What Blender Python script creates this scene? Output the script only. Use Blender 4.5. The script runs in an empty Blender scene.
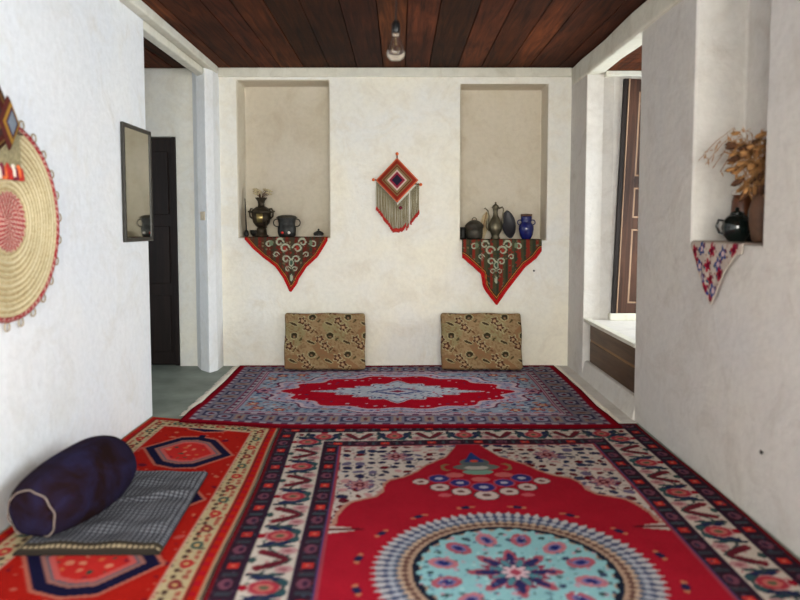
import bpy, bmesh, math, random
import numpy as np
from mathutils import Vector, Matrix
random.seed(7)
C = bpy.context.scene.collection
PI = math.pi

# ------------------------------------------------------------------ colours / materials
def s2l(c):
    c = c / 255.0
    return c / 12.92 if c <= 0.04045 else ((c + 0.055) / 1.055) ** 2.4
def rgb(r, g, b): return (s2l(r), s2l(g), s2l(b), 1.0)

def base_mat(name, rough=0.7, metal=0.0, spec=0.4):
    m = bpy.data.materials.new(name); m.use_nodes = True
    nt = m.node_tree; b = nt.nodes['Principled BSDF']
    b.inputs['Roughness'].default_value = rough; b.inputs['Metallic'].default_value = metal
    b.inputs['Specular IOR Level'].default_value = spec
    return m, nt, b
def noise(nt, scale, detail=4, rough=0.55, vec=None, dist=0.0):
    n = nt.nodes.new('ShaderNodeTexNoise'); n.inputs['Scale'].default_value = scale
    n.inputs['Detail'].default_value = detail; n.inputs['Roughness'].default_value = rough
    n.inputs['Distortion'].default_value = dist
    if vec is not None: nt.links.new(vec, n.inputs['Vector'])
    return n
def ramp(nt, fac, stops):
    r = nt.nodes.new('ShaderNodeValToRGB'); e = r.color_ramp.elements
    while len(e) < len(stops): e.new(0.5)
    for k, (p, c) in enumerate(stops): e[k].position = p; e[k].color = c
    nt.links.new(fac, r.inputs['Fac']); return r
def mix(nt, a, b, fac, mode='MIX'):
    m = nt.nodes.new('ShaderNodeMix'); m.data_type = 'RGBA'; m.blend_type = mode
    for s, v in ((m.inputs[6], a), (m.inputs[7], b), (m.inputs[0], fac)):
        if isinstance(v, (tuple, float, int)): s.default_value = v
        else: nt.links.new(v, s)
    return m.outputs[2]
def bump(nt, b, h, strength, dist=0.01):
    n = nt.nodes.new('ShaderNodeBump'); n.inputs['Strength'].default_value = strength
    n.inputs['Distance'].default_value = dist
    nt.links.new(h, n.inputs['Height']); nt.links.new(n.outputs[0], b.inputs['Normal']); return n
def coord(nt, scale=(1, 1, 1), which='Object'):
    t = nt.nodes.new('ShaderNodeTexCoord'); mp = nt.nodes.new('ShaderNodeMapping')
    mp.inputs['Scale'].default_value = scale
    nt.links.new(t.outputs[which], mp.inputs['Vector']); return mp.outputs[0]

def plaster(name, a, b_, c, seed=0.0):
    m, nt, b = base_mat(name, 0.85, 0, 0.25)
    v = coord(nt)
    mp = v.node; mp.inputs['Location'].default_value = (seed, seed * 0.7, seed * 1.3)
    n1 = noise(nt, 1.3, 5, 0.6, v, 0.4); n2 = noise(nt, 3.7, 6, 0.65, v, 0.8); n3 = noise(nt, 26, 5, 0.6, v)
    c1 = ramp(nt, n1.outputs[0], [(0.34, a), (0.66, b_)]).outputs[0]
    f2 = ramp(nt, n2.outputs[0], [(0.5, (0, 0, 0, 1)), (0.78, (1, 1, 1, 1))]).outputs[0]
    c2 = mix(nt, c1, c, f2)
    f3 = ramp(nt, n3.outputs[0], [(0.3, (0.93, 0.93, 0.93, 1)), (0.6, (1, 1, 1, 1))]).outputs[0]
    nt.links.new(mix(nt, c2, f3, 1.0, 'MULTIPLY'), b.inputs['Base Color'])
    add = nt.nodes.new('ShaderNodeMath'); add.operation = 'MULTIPLY_ADD'
    nt.links.new(n2.outputs[0], add.inputs[0]); add.inputs[1].default_value = 2.5; nt.links.new(n3.outputs[0], add.inputs[2])
    bump(nt, b, add.outputs[0], 0.3, 0.010)
    return m
def solid(name, col, rough=0.6, metal=0.0, var=0.25, scale=20, bs=0.15, spec=0.4):
    m, nt, b = base_mat(name, rough, metal, spec)
    n = noise(nt, scale, 4, 0.6, coord(nt))
    d = tuple(x * (1 - var) for x in col[:3]) + (1,); l = tuple(min(1, x * (1 + var)) for x in col[:3]) + (1,)
    nt.links.new(ramp(nt, n.outputs[0], [(0.3, d), (0.7, l)]).outputs[0], b.inputs['Base Color'])
    bump(nt, b, n.outputs[0], bs, 0.004)
    return m
def attr_mat(name, rough=0.95, bscale=300, bs=0.4, sheen=0.0, bd=0.003, spec=0.15, dye=1.0):
    m, nt, b = base_mat(name, rough, 0, spec)
    a = nt.nodes.new('ShaderNodeAttribute'); a.attribute_name = 'Col'
    n = noise(nt, bscale, 3, 0.6, coord(nt)); n2 = noise(nt, 6, 4, 0.6, coord(nt))
    f = ramp(nt, n.outputs[0], [(0.3, (0.75 * dye, 0.75 * dye, 0.75 * dye, 1)), (0.7, (dye, dye, dye, 1))]).outputs[0]
    f2 = ramp(nt, n2.outputs[0], [(0.3, (0.86, 0.86, 0.86, 1)), (0.7, (1, 1, 1, 1))]).outputs[0]
    c = mix(nt, a.outputs['Color'], f, 1.0, 'MULTIPLY'); c = mix(nt, c, f2, 1.0, 'MULTIPLY')
    nt.links.new(c, b.inputs['Base Color'])
    bump(nt, b, n.outputs[0], bs, bd)
    if sheen: b.inputs['Sheen Weight'].default_value = sheen
    return m
def wood(name, a, b_, axis='Z', rough=0.55, attr=False):
    m, nt, b = base_mat(name, rough, 0, 0.15 if rough > 0.8 else 0.3)
    sc = {'X': (0.6, 9, 9), 'Y': (9, 0.6, 9), 'Z': (9, 9, 0.6)}[axis]
    n = noise(nt, 2.2, 7, 0.62, coord(nt, sc), 1.2)
    n2 = noise(nt, 1.4, 3, 0.5, coord(nt))
    c = ramp(nt, n.outputs[0], [(0.28, a), (0.72, b_)]).outputs[0]
    f = ramp(nt, n2.outputs[0], [(0.35, (0.5, 0.45, 0.42, 1)), (0.65, (1, 1, 1, 1))]).outputs[0]
    c = mix(nt, c, f, 1.0, 'MULTIPLY')
    if attr:
        at = nt.nodes.new('ShaderNodeAttribute'); at.attribute_name = 'Col'
        c = mix(nt, c, at.outputs['Color'], 1.0, 'MULTIPLY')
    nt.links.new(c, b.inputs['Base Color'])
    bump(nt, b, n.outputs[0], 0.35, 0.006)
    return m

M = {}
M['plaster_back'] = plaster('plaster_back', rgb(236, 231, 214), rgb(229, 229, 224), rgb(220, 213, 196), 0.0)
M['plaster_left'] = plaster('plaster_left', rgb(232, 233, 232), rgb(226, 230, 234), rgb(220, 219, 214), 4.1)
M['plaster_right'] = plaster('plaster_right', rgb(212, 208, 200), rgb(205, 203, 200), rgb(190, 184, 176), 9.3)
M['plaster_trim'] = plaster('plaster_trim', rgb(218, 214, 198), rgb(208, 207, 196), rgb(190, 184, 165), 2.2)
M['cement'] = solid('grey_green_cement', rgb(122, 130, 120), 0.6, 0, 0.3, 3.5, 0.3)
M['ceil'] = wood('ceiling_boards', rgb(38, 20, 11), rgb(104, 56, 28), 'Y', 0.85, True)
M['door_dark'] = wood('dark_door_wood', rgb(22, 15, 13), rgb(44, 31, 26), 'Z')
M['door_brown'] = wood('brown_door_wood', rgb(44, 27, 20), rgb(98, 64, 46), 'Z')
M['door_pale'] = wood('door_edge_highlight', rgb(150, 118, 92), rgb(196, 166, 138), 'Z')  # pale tone paints the highlights along the door edges and mouldings
M['riser'] = wood('riser_wood', rgb(72, 52, 38), rgb(110, 84, 62), 'Y', 0.45)
M['riser_line'] = wood('riser_batten', rgb(128, 96, 62), rgb(160, 124, 82), 'Y', 0.5)
M['bronze'] = solid('aged_bronze', rgb(62, 54, 42), 0.45, 0.7, 0.45, 30, 0.3)
M['brass'] = solid('worn_brass', rgb(168, 150, 98), 0.35, 0.85, 0.3, 25, 0.2)
M['pewter'] = solid('aged_pewter', rgb(100, 94, 76), 0.42, 0.75, 0.4, 22, 0.3)
M['iron'] = solid('dark_iron', rgb(48, 48, 46), 0.5, 0.5, 0.4, 30, 0.3)
M['tin'] = solid('dull_tin', rgb(72, 68, 60), 0.5, 0.6, 0.35, 25, 0.3)
M['cobalt'] = solid('cobalt_glaze', rgb(26, 32, 92), 0.15, 0, 0.35, 18, 0.05, 0.6)
M['inky'] = solid('inky_glaze', rgb(24, 22, 30), 0.45, 0, 0.35, 18, 0.1, 0.5)
M['blackglaze'] = solid('black_green_glaze', rgb(14, 22, 20), 0.12, 0, 0.3, 18, 0.05, 0.6)
M['amber'] = solid('amber_clay', rgb(92, 50, 26), 0.35, 0, 0.4, 15, 0.1)
M['whiteclay'] = solid('white_clay', rgb(206, 200, 190), 0.5, 0, 0.1, 20, 0.1)
M['clay'] = solid('brown_clay', rgb(92, 64, 46), 0.65, 0, 0.35, 12, 0.4)
M['straw'] = solid('dry_straw', rgb(160, 116, 70), 0.9, 0, 0.4, 30, 0.2)
M['seed'] = solid('dry_seed_head', rgb(82, 52, 32), 0.95, 0, 0.45, 40, 0.4)
M['drypale'] = solid('pale_dried_petals', rgb(186, 172, 138), 0.9, 0, 0.3, 40, 0.2)
M['beigefan'] = solid('plaited_palm', rgb(196, 178, 140), 0.9, 0, 0.25, 60, 0.4)
M['blackframe'] = solid('black_painted_frame', rgb(44, 42, 36), 0.4, 0, 0.2, 15, 0.1)
M['blackplastic'] = solid('black_bakelite', rgb(14, 14, 15), 0.4, 0, 0.1, 15, 0.0)
M['switch'] = solid('switch_plastic', rgb(196, 184, 164), 0.4, 0, 0.05, 15, 0.0)
M['redwool'] = solid('red_wool', rgb(176, 44, 36), 0.95, 0, 0.25, 120, 0.4)
M['orangewool'] = solid('orange_wool', rgb(214, 104, 56), 0.95, 0, 0.25, 120, 0.4)
M['whitewool'] = solid('white_wool', rgb(222, 208, 190), 0.95, 0, 0.15, 120, 0.4)
M['wine'] = solid('wine_wool', rgb(112, 30, 50), 0.95, 0, 0.25, 120, 0.4)
M['olive'] = solid('olive_yarn', rgb(142, 132, 100), 0.95, 0, 0.35, 90, 0.4)
M['cotton'] = solid('cotton_fringe', rgb(214, 206, 192), 0.95, 0, 0.15, 120, 0.3)
M['piping'] = solid('grey_piping', rgb(122, 108, 100), 0.85, 0, 0.2, 90, 0.3)
M['twine'] = solid('twine', rgb(166, 150, 120), 0.9, 0, 0.2, 90, 0.3)
M['wool_attr'] = attr_mat('knotted_wool', 1.0, 260, 0.5, 0.0, 0.003, 0.02, 0.72)
M['cloth_attr'] = attr_mat('printed_cotton', 0.9, 500, 0.2, 0.0, 0.003, 0.08, 0.85)
M['plush_attr'] = attr_mat('woven_plush', 0.95, 350, 0.4, 0.0, 0.003, 0.05, 0.78)
M['weave_attr'] = attr_mat('plaited_straw', 0.85, 160, 0.5)

m, nt, b = base_mat('navy_velvet', 1.0, 0, 0.05)
n = noise(nt, 7, 4, 0.6, coord(nt), 0.5)
nt.links.new(ramp(nt, n.outputs[0], [(0.38, rgb(30, 17, 17)), (0.70, rgb(36, 33, 60))]).outputs[0], b.inputs['Base Color'])
bump(nt, b, n.outputs[0], 0.6, 0.02); M['velvet'] = m
m, nt, b = base_mat('mirror_silver', 0.04, 1.0, 0.5)
n = noise(nt, 5, 3, 0.5, coord(nt))
nt.links.new(ramp(nt, n.outputs[0], [(0.3, (0.60, 0.62, 0.58, 1)), (0.7, (0.68, 0.70, 0.66, 1))]).outputs[0], b.inputs['Base Color']); M['mirror'] = m
m, nt, b = base_mat('bulb_glass', 0.03, 0, 0.5)
b.inputs['Transmission Weight'].default_value = 1.0; b.inputs['IOR'].default_value = 1.35
b.inputs['Base Color'].default_value = (0.95, 0.9, 0.86, 1); M['glass'] = m

# ------------------------------------------------------------------ mesh helpers
def obj(name, bm, mat, parent=None, smooth=False, bev=0.0, sub=0):
    me = bpy.data.meshes.new(name)
    bmesh.ops.recalc_face_normals(bm, faces=bm.faces)
    bm.to_mesh(me); bm.free()
    if smooth:
        for p in me.polygons: p.use_smooth = True
    o = bpy.data.objects.new(name, me); C.objects.link(o)
    if mat: me.materials.append(mat)
    if parent: o.parent = parent
    if bev:
        md = o.modifiers.new('bevel', 'BEVEL'); md.width = bev; md.segments = 3; md.limit_method = 'ANGLE'
    if sub:
        md = o.modifiers.new('sub', 'SUBSURF'); md.levels = md.render_levels = sub
    return o
def box(bm, x0, x1, y0, y1, z0, z1):
    vs = [bm.verts.new((x, y, z)) for x in (x0, x1) for y in (y0, y1) for z in (z0, z1)]
    for f in ((0, 1, 3, 2), (4, 6, 7, 5), (0, 4, 5, 1), (2, 3, 7, 6), (0, 2, 6, 4), (1, 5, 7, 3)):
        bm.faces.new([vs[i] for i in f])
def bx(*a):
    bm = bmesh.new(); box(bm, *a); return bm
def prism(bm, poly, z0, z1):
    a = [bm.verts.new((x, y, z0)) for x, y in poly]; t = [bm.verts.new((x, y, z1)) for x, y in poly]
    bm.faces.new(a[::-1]); bm.faces.new(t)
    for i in range(len(poly)):
        j = (i + 1) % len(poly); bm.faces.new((a[i], a[j], t[j], t[i]))
def lathe(bm, prof, seg=36, cx=0, cy=0, sx=1, sy=1, mat=None):
    rings = []
    new = []
    for r, z in prof:
        if r < 1e-5: v = bm.verts.new((cx, cy, z)); rings.append([v]); new.append(v)
        else:
            R = [bm.verts.new((cx + r * sx * math.cos(2 * PI * k / seg), cy + r * sy * math.sin(2 * PI * k / seg), z)) for k in range(seg)]
            rings.append(R); new += R
    for a, b in zip(rings, rings[1:]):
        for k in range(seg):
            j = (k + 1) % seg
            if len(a) == 1 and len(b) == 1: continue
            if len(a) == 1: bm.faces.new((a[0], b[k], b[j]))
            elif len(b) == 1: bm.faces.new((a[k], a[j], b[0]))
            else: bm.faces.new((a[k], a[j], b[j], b[k]))
    if mat is not None:
        for v in new: v.co = mat @ v.co
def tube(bm, pts, rad, seg=8, closed=False):
    pts = [Vector(p) for p in pts]; n = len(pts)
    rs = rad if isinstance(rad, (list, tuple)) else [rad] * n
    rings = []; up = None
    for i, p in enumerate(pts):
        if closed: d = pts[(i + 1) % n] - pts[i - 1]
        else: d = pts[min(i + 1, n - 1)] - pts[max(i - 1, 0)]
        d = d.normalized() if d.length > 1e-9 else Vector((0, 0, 1))
        if up is None: up = Vector((0, 0, 1)) if abs(d.z) < 0.9 else Vector((1, 0, 0))
        s = d.cross(up).normalized(); up = s.cross(d).normalized()
        rings.append([bm.verts.new(p + rs[i] * (math.cos(2 * PI * k / seg) * s + math.sin(2 * PI * k / seg) * up)) for k in range(seg)])
    last = n if closed else n - 1
    for i in range(last):
        a = rings[i]; b = rings[(i + 1) % n]
        for k in range(seg):
            j = (k + 1) % seg; bm.faces.new((a[k], a[j], b[j], b[k]))
    if not closed:
        bm.faces.new(rings[0][::-1]); bm.faces.new(rings[-1])
def arc(c, r, a0, a1, n, ax='xz', sx=1, sz=1):
    out = []
    for i in range(n + 1):
        a = a0 + (a1 - a0) * i / n
        u, w = r * sx * math.cos(a), r * sz * math.sin(a)
        out.append((c[0] + u, c[1], c[2] + w) if ax == 'xz' else (c[0], c[1] + u, c[2] + w) if ax == 'yz' else (c[0] + u, c[1] + w, c[2]))
    return out
def thing(name, label, cat, loc=(0, 0, 0), rotz=0, group=None):
    o = bpy.data.objects.new(name, None); C.objects.link(o)
    o.location = loc; o.rotation_euler = (0, 0, rotz); o.empty_display_size = 0.1
    return tag(o, label, cat, group)
def tag(o, label, cat, group=None):
    o['label'] = label; o['category'] = cat
    if group: o['group'] = group
    return o
def struct(name, bm, mat, parent=None, **k):
    o = obj(name, bm, mat, parent, **k)
    if not parent: o['kind'] = 'structure'
    return o
def cut(o, boxes):
    for bb in boxes:
        bm = bx(*bb) if len(bb) == 6 else bb[0]
        bmesh.ops.recalc_face_normals(bm, faces=bm.faces)
        me = bpy.data.meshes.new('c'); bm.to_mesh(me); bm.free()
        c = bpy.data.objects.new('c', me); C.objects.link(c)
        md = o.modifiers.new('b', 'BOOLEAN'); md.operation = 'DIFFERENCE'; md.object = c; md.solver = 'EXACT'
        dg = bpy.context.evaluated_depsgraph_get(); dg.update()
        new = bpy.data.meshes.new_from_object(o.evaluated_get(dg))
        o.modifiers.clear(); o.data = new
        bpy.data.objects.remove(c)
    md = o.modifiers.new('bevel', 'BEVEL'); md.width = 0.014; md.segments = 3; md.limit_method = 'ANGLE'
def grid_obj(name, P, cols, mat, parent=None, smooth=True, solidify=0.0):
    """P: (ny, nx, 3) array of points, cols: (ny, nx, 3) linear colours"""
    ny, nx = P.shape[:2]
    me = bpy.data.meshes.new(name)
    idx = np.arange(ny * nx).reshape(ny, nx)
    F = np.stack([idx[:-1, :-1], idx[:-1, 1:], idx[1:, 1:], idx[1:, :-1]], -1).reshape(-1, 4)
    me.vertices.add(ny * nx); me.vertices.foreach_set('co', P.astype(np.float32).ravel())
    me.loops.add(F.size); me.loops.foreach_set('vertex_index', F.astype(np.int32).ravel())
    me.polygons.add(len(F)); me.polygons.foreach_set('loop_start', np.arange(0, F.size, 4, dtype=np.int32))
    me.update(calc_edges=True)
    me.polygons.foreach_set('use_smooth', np.full(len(F), smooth))
    at = me.color_attributes.new('Col', 'FLOAT_COLOR', 'POINT')
    rgba = np.ones((ny * nx, 4), np.float32); rgba[:, :3] = cols.reshape(-1, 3)
    at.data.foreach_set('color', rgba.ravel()); me.validate()
    o = bpy.data.objects.new(name, me); C.objects.link(o); me.materials.append(mat)
    if parent: o.parent = parent
    if solidify:
        md = o.modifiers.new('thick', 'SOLIDIFY'); md.thickness = solidify; md.offset = 0
    return o
def paint(o, fn):
    me = o.data; n = len(me.vertices); co = np.empty(n * 3, np.float32); me.vertices.foreach_get('co', co); co = co.reshape(-1, 3)
    at = me.color_attributes.new('Col', 'FLOAT_COLOR', 'POINT')
    rgba = np.ones((n, 4), np.float32); rgba[:, :3] = fn(co); at.data.foreach_set('color', rgba.ravel())

# ------------------------------------------------------------------ pattern engine
class Pat:
    def __init__(s, shape, base):
        s.c = np.empty(shape + (3,)); s.c[:] = rgb(*base)[:3]
    def f(s, m, col): s.c[m] = rgb(*col)[:3]
def ell(u, v, u0, v0, a, b, rot=0.0):
    du, dv = u - u0, v - v0; c, s_ = math.cos(rot), math.sin(rot)
    return ((du * c + dv * s_) / a) ** 2 + ((-du * s_ + dv * c) / b) ** 2 < 1
def polym(u, v, pts):
    inside = np.zeros(u.shape, bool); n = len(pts)
    for i in range(n):
        x0, y0 = pts[i]; x1, y1 = pts[(i + 1) % n]
        if y0 == y1: continue
        cond = (y0 > v) != (y1 > v)
        inside ^= cond & (u < (x1 - x0) * (v - y0) / (y1 - y0) + x0)
    return inside
def h2(i, j, k):
    x = np.sin(i * 127.1 + j * 311.7 + k * 74.7) * 43758.5453
    return x - np.floor(x)
def scatter(p, mask, u, v, cell, cols, r0, r1, prob=0.9, seed=0, halo=None):
    i = np.floor(u / cell); j = np.floor(v / cell)
    cu = (i + 0.3 + 0.4 * h2(i, j, seed + 1)) * cell; cv = (j + 0.3 + 0.4 * h2(i, j, seed + 2)) * cell
    a = h2(i, j, seed + 3) * PI; ra = r0 + (r1 - r0) * h2(i, j, seed + 4); rb = ra * (0.45 + 0.5 * h2(i, j, seed + 7))
    du, dv = u - cu, v - cv
    d = np.sqrt(((du * np.cos(a) + dv * np.sin(a)) / ra) ** 2 + ((-du * np.sin(a) + dv * np.cos(a)) / rb) ** 2)
    k = np.floor(h2(i, j, seed + 5) * len(cols)); on = h2(i, j, seed + 6) < prob
    if halo: p.f(mask & on & (d < 1.35), halo)
    for q, c in enumerate(cols): p.f(mask & on & (k == q) & (d < 1), c)
def flower(p, m, u, v, u0, v0, r, n, petal, core, edge=None, ph=0.0):
    du, dv = u - u0, v - v0; d = np.sqrt(du * du + dv * dv); a = np.arctan2(dv, du)
    R = r * (0.78 + 0.22 * np.cos(n * a + ph))
    if edge: p.f(m & (d < R * 1.25), edge)
    p.f(m & (d < R), petal); p.f(m & (d < r * 0.38), core)

CREAM = (226, 212, 200); NAVY = (40, 40, 76); TEAL = (58, 92, 98); PINK = (200, 138, 140); ORG = (222, 86, 62)
RED = (182, 32, 50); LBLUE = (152, 204, 208); DKRED = (112, 26, 38); DARK = (44, 30, 40); WHITE = (226, 222, 220); TAN = (178, 146, 124)

def big_rug_pat(u, v):
    W, L = 1.07, 1.80
    p = Pat(u.shape, RED); full = np.ones(u.shape, bool)
    du, dv = W - abs(u), L - abs(v); de = np.minimum(du, dv); side = du < dv
    s = np.where(side, v, u)
    # spandrels
    fld = de > 0.38
    au, av = abs(u), abs(v)
    cen = polym(au, av, [(-1, -1), (0.70, -1), (0.70, 0.30), (0.665, 0.42), (0.66, 0.50), (0.63, 0.60), (0.60, 0.645), (0.50, 0.70), (0.465, 0.76),
                         (0.46, 0.85), (0.43, 0.90), (0.36, 0.94), (0.30, 1.01), (0.25, 1.10), (0.14, 1.22), (0.08, 1.37), (0.06, 1.45), (-1, 1.45)])
    cen2 = polym(au * 0.965 + 0.006, av * 0.985, [(-1, -1), (0.70, -1), (0.70, 0.30), (0.665, 0.42), (0.66, 0.50), (0.63, 0.60), (0.60, 0.645), (0.50, 0.70), (0.465, 0.76),
                         (0.46, 0.85), (0.43, 0.90), (0.36, 0.94), (0.30, 1.01), (0.25, 1.10), (0.14, 1.22), (0.08, 1.37), (0.06, 1.45), (-1, 1.45)])
    sp = fld & ~cen
    p.f(sp, CREAM)
    scatter(p, sp, u, v, 0.062, [NAVY, (214, 160, 160), NAVY, (120, 110, 140), DKRED, (48, 60, 92)], 0.018, 0.034, 0.97, 3)
    scatter(p, sp, u + 0.03, v + 0.03, 0.062, [WHITE, PINK, (120, 60, 70), NAVY], 0.006, 0.013, 0.6, 11)
    p.f(sp & (abs(np.sin(u * 34 + 1.7 * np.sin(v * 19)) * np.sin(v * 31 + u * 9) - 0.45) < 0.05), (96, 86, 110))
    for (a, b_) in ((0.40, 1.25), (0.58, 0.85)):
        for sg in (-1, 1):
            for tg in (-1, 1):
                flower(p, sp, u, v, sg * a, tg * b_, 0.062, 8, PINK, NAVY, (110, 80, 120))
                flower(p, sp, u, v, sg * a, tg * b_, 0.03, 6, DKRED, PINK)
    p.f(sp & cen2, (206, 150, 130))
    # notch ornament at the sides
    q = (abs(abs(v) - (0.36 + (0.68 - au) * 0.35 * 0)) < 0.035 - (0.69 - au) * 0.22) & (au > 0.55) & fld
    p.f(q & (av > 0.3), CREAM); p.f(q & (abs(av - 0.36) < 0.010), DKRED)
    # medallion
    r = np.sqrt(u * u + v * v); a = np.arctan2(v, u)
    NT = 78; ta = a / (2 * PI) * NT; tri = abs((ta % 1) - 0.5) * 2; tri2 = abs(((ta + 0.5) % 1) - 0.5) * 2
    p.f(r < 0.482 + 0.040 * tri, (204, 200, 200)); p.f((r < 0.500) & (tri < 0.35) & (r > 0.47), (96, 100, 124))
    p.f(r < 0.462 + 0.026 * tri2, (84, 92, 122)); p.f(r < 0.444 + 0.026 * tri, (188, 190, 198)); p.f(r < 0.428 + 0.022 * tri2, (92, 104, 128))
    p.f(r < 0.412 + 0.018 * tri, (206, 176, 150)); p.f(r < 0.398 + 0.014 * tri2, (112, 78, 70)); p.f(r < 0.382 + 0.012 * tri, (190, 158, 134))
    p.f((r < 0.372) & (r > 0.345), (34, 40, 56))
    t4 = 0.345 + 0.010 * np.cos(a * 32)
    inn = r < t4; p.f(inn, LBLUE)
    for i in range(30):
        if i % 2: continue
    scatter(p, inn & (r > 0.13), u, v, 0.058, [(92, 120, 120), (204, 160, 175), (110, 150, 160), (60, 70, 100)], 0.008, 0.018, 0.75, 21)
    for k in range(12):
        aa = k * PI / 6 + PI / 12; rr = 0.262; x, y = rr * math.cos(aa), rr * math.sin(aa)
        m1 = ell(u, v, x, y, 0.058, 0.040, aa); m2 = ell(u, v, x, y, 0.034, 0.022, aa); m3 = ell(u, v, x, y, 0.022, 0.014, aa)
        p.f(m1, (204, 128, 138) if k % 2 else (186, 96, 110)); p.f(m2, (120, 120, 168)); p.f(m3, (40, 46, 110))
    for k in range(12):
        aa = k * PI / 6; x, y = 0.305 * math.cos(aa), 0.305 * math.sin(aa); p.f(ell(u, v, x, y, 0.014, 0.012), (60, 84, 84))
    d = r; R = 0.175 * (0.72 + 0.28 * np.cos(8 * a)); p.f(d < R, (180, 90, 104))
    R = 0.145 * (0.62 + 0.38 * np.cos(8 * a)); p.f(d < R, (50, 50, 96))
    R = 0.125 * (0.62 + 0.38 * np.cos(8 * a + PI)); p.f(d < R, (150, 60, 84))
    R = 0.10 * (0.62 + 0.38 * np.cos(8 * a + PI)); p.f(d < R, (86, 140, 150))
    flower(p, full, u, v, 0, 0, 0.055, 8, (226, 190, 196), (170, 70, 90), (40, 44, 84))
    scatter(p, inn & (r > 0.06), u, v, 0.032, [(90, 110, 150), (210, 150, 165), (190, 226, 226), (70, 90, 100)], 0.004, 0.009, 0.55, 23)
    # little sprigs round the medallion
    for k in range(16):
        aa = k * PI / 8 + PI / 16; x, y = 0.575 * math.cos(aa), 0.575 * math.sin(aa)
        if abs(x) < 0.62: p.f(ell(u, v, x, y, 0.022, 0.016, aa + PI / 2), NAVY); p.f(ell(u, v, x + 0.03 * math.sin(aa), y - 0.03 * math.cos(aa), 0.012, 0.009), (206, 130, 96)); p.f(ell(u, v, x - 0.03 * math.sin(aa), y + 0.03 * math.cos(aa), 0.012, 0.009), (206, 130, 96))
    # pendants
    for sg in (1, -1):
        w = v * sg
        for (x, y, rr) in ((-0.29, .875, .036), (-0.205, .80, .042), (-0.11, .745, .042), (0, .70, .052), (.11, .745, .042), (.205, .80, .042), (.29, .875, .036)):
            p.f(ell(u, w, x, y, rr * 1.15, rr * 1.15), (90, 60, 72)); p.f(ell(u, w, x, y, rr, rr), (228, 206, 196)); p.f(ell(u, w, x, y, rr * .42, rr * .35), (120, 80, 80))
        for (x, y, rr) in ((-0.20, .915, .048), (-0.105, .855, .045), (0.0, .80, .052), (.105, .855, .045), (.20, .915, .048)):
            p.f(ell(u, w, x, y, rr * 1.15, rr * 1.15), (190, 90, 110)); p.f(ell(u, w, x, y, rr, rr), (58, 58, 128)); p.f(ell(u, w, x, y, rr * .4, rr * .35), (196, 190, 206))
        for (x, y) in ((-.12, .96), (.12, .96), (0, .90)): p.f(ell(u, w, x, y, .045, .03), (216, 110, 108))
        for (x, y) in ((-.19, .705), (.19, .705)): p.f(ell(u, w, x, y, .03, .02), (216, 100, 108))
        p.f(ell(u, w, 0, 1.0, .075, .035), (128, 168, 150)); p.f(ell(u, w, 0, 1.07, .115, .05), (110, 118, 112)); p.f(ell(u, w, 0, 1.06, .06, .03), (196, 190, 180))
        p.f(ell(u, w, 0, 1.14, .075, .06), (96, 104, 104)); p.f(polym(u, w, [(-.055, 1.14), (.055, 1.14), (.02, 1.24), (0, 1.30), (-.02, 1.24)]), (44, 66, 128))
        p.f(ell(u, w, 0, 1.16, .022, .018), ORG)
        for x in (-.15, .15): p.f(ell(u, w, x, 1.07, .03, .05) & ~ell(u, w, x * .93, 1.07, .022, .036), (150, 120, 80))
    # main border
    mb = (de > 0.10) & (de < 0.28); p.f(mb, (228, 214, 200)); P_ = 0.40
    scatter(p, mb, u, v, 0.040, [(206, 150, 150), (120, 130, 120), (190, 120, 120), (150, 160, 160)], 0.006, 0.014, 0.75, 17)
    cc = de - 0.19; off = np.where(side, 0.29, 0.2); ss = ((s + off) % P_) - P_ / 2
    sa = abs(ss)
    p.f(mb & (abs(sa - 0.075 - 0.25 * (cc + 0.03)) < 0.013) & (cc > -0.06) & (cc < .06), (58, 84, 88))
    p.f(mb & ell(sa, cc, 0.058, 0.01, 0.022, 0.070, 0.25), (44, 50, 88))
    p.f(mb & ell(sa, cc, 0.03, 0.058, 0.028, 0.024), TEAL)
    p.f(mb & ell(ss, cc, 0, 0, 0.052, 0.060), (206, 150, 150)); p.f(mb & ell(ss, cc, 0, 0, 0.045, 0.053), (188, 62, 76)); p.f(mb & ell(ss, cc, 0, 0.0, 0.028, 0.034), (214, 120, 110)); p.f(mb & ell(ss, cc, 0, 0.0, 0.014, 0.018), (110, 110, 84))
    p.f(mb & ell(ss, cc, 0, -0.072, 0.020, 0.018), (176, 30, 50))
    s2 = P_ / 2 - sa                                        # distance from mid between rosettes
    p.f(mb & (abs(s2 - 0.012 - 0.55 * (0.05 - cc)) < 0.022) & (cc < 0.060) & (cc > -0.04), (112, 40, 52))
    p.f(mb & ell(s2, cc, 0.062, -0.045, 0.022, 0.016), (130, 44, 54))
    p.f(mb & ell(s2, cc, 0.072, 0.05, 0.030, 0.034), (208, 160, 160)); p.f(mb & ell(s2, cc, 0.072, 0.05, 0.012, 0.016), (180, 110, 118))
    p.f(mb & ell(s2, cc, 0.0, -0.072, 0.024, 0.014), (66, 92, 90)); p.f(mb & ell(s2, cc, 0.11, -0.05, 0.012, 0.03), (52, 64, 78))
    p.f(mb & (abs(cc - 0.045 * np.cos(ss * 2 * PI / 0.2) - 0.02) < 0.006), (70, 84, 84))
    # guards
    for d0, d1 in ((0.018, 0.095), (0.285, 0.362)):
        g = (de > d0) & (de < d1); p.f(g, (58, 38, 52)); gc = de - (d0 + d1) / 2; g1 = (s % 0.13) - 0.065; alt = np.floor(s / 0.13) % 2
        p.f(g & (alt == 0) & (abs(g1) < 0.022) & (abs(gc) < 0.019), (210, 56, 50)); p.f(g & (alt == 0) & (abs(g1) < 0.009) & (abs(gc) < 0.007), (232, 120, 96))
        p.f(g & (alt == 1) & ell(g1, gc, 0, 0, 0.034, 0.024), (132, 78, 96)); p.f(g & (alt == 1) & ell(g1, gc, 0, 0.004, 0.018, 0.012), (70, 44, 66))
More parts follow.
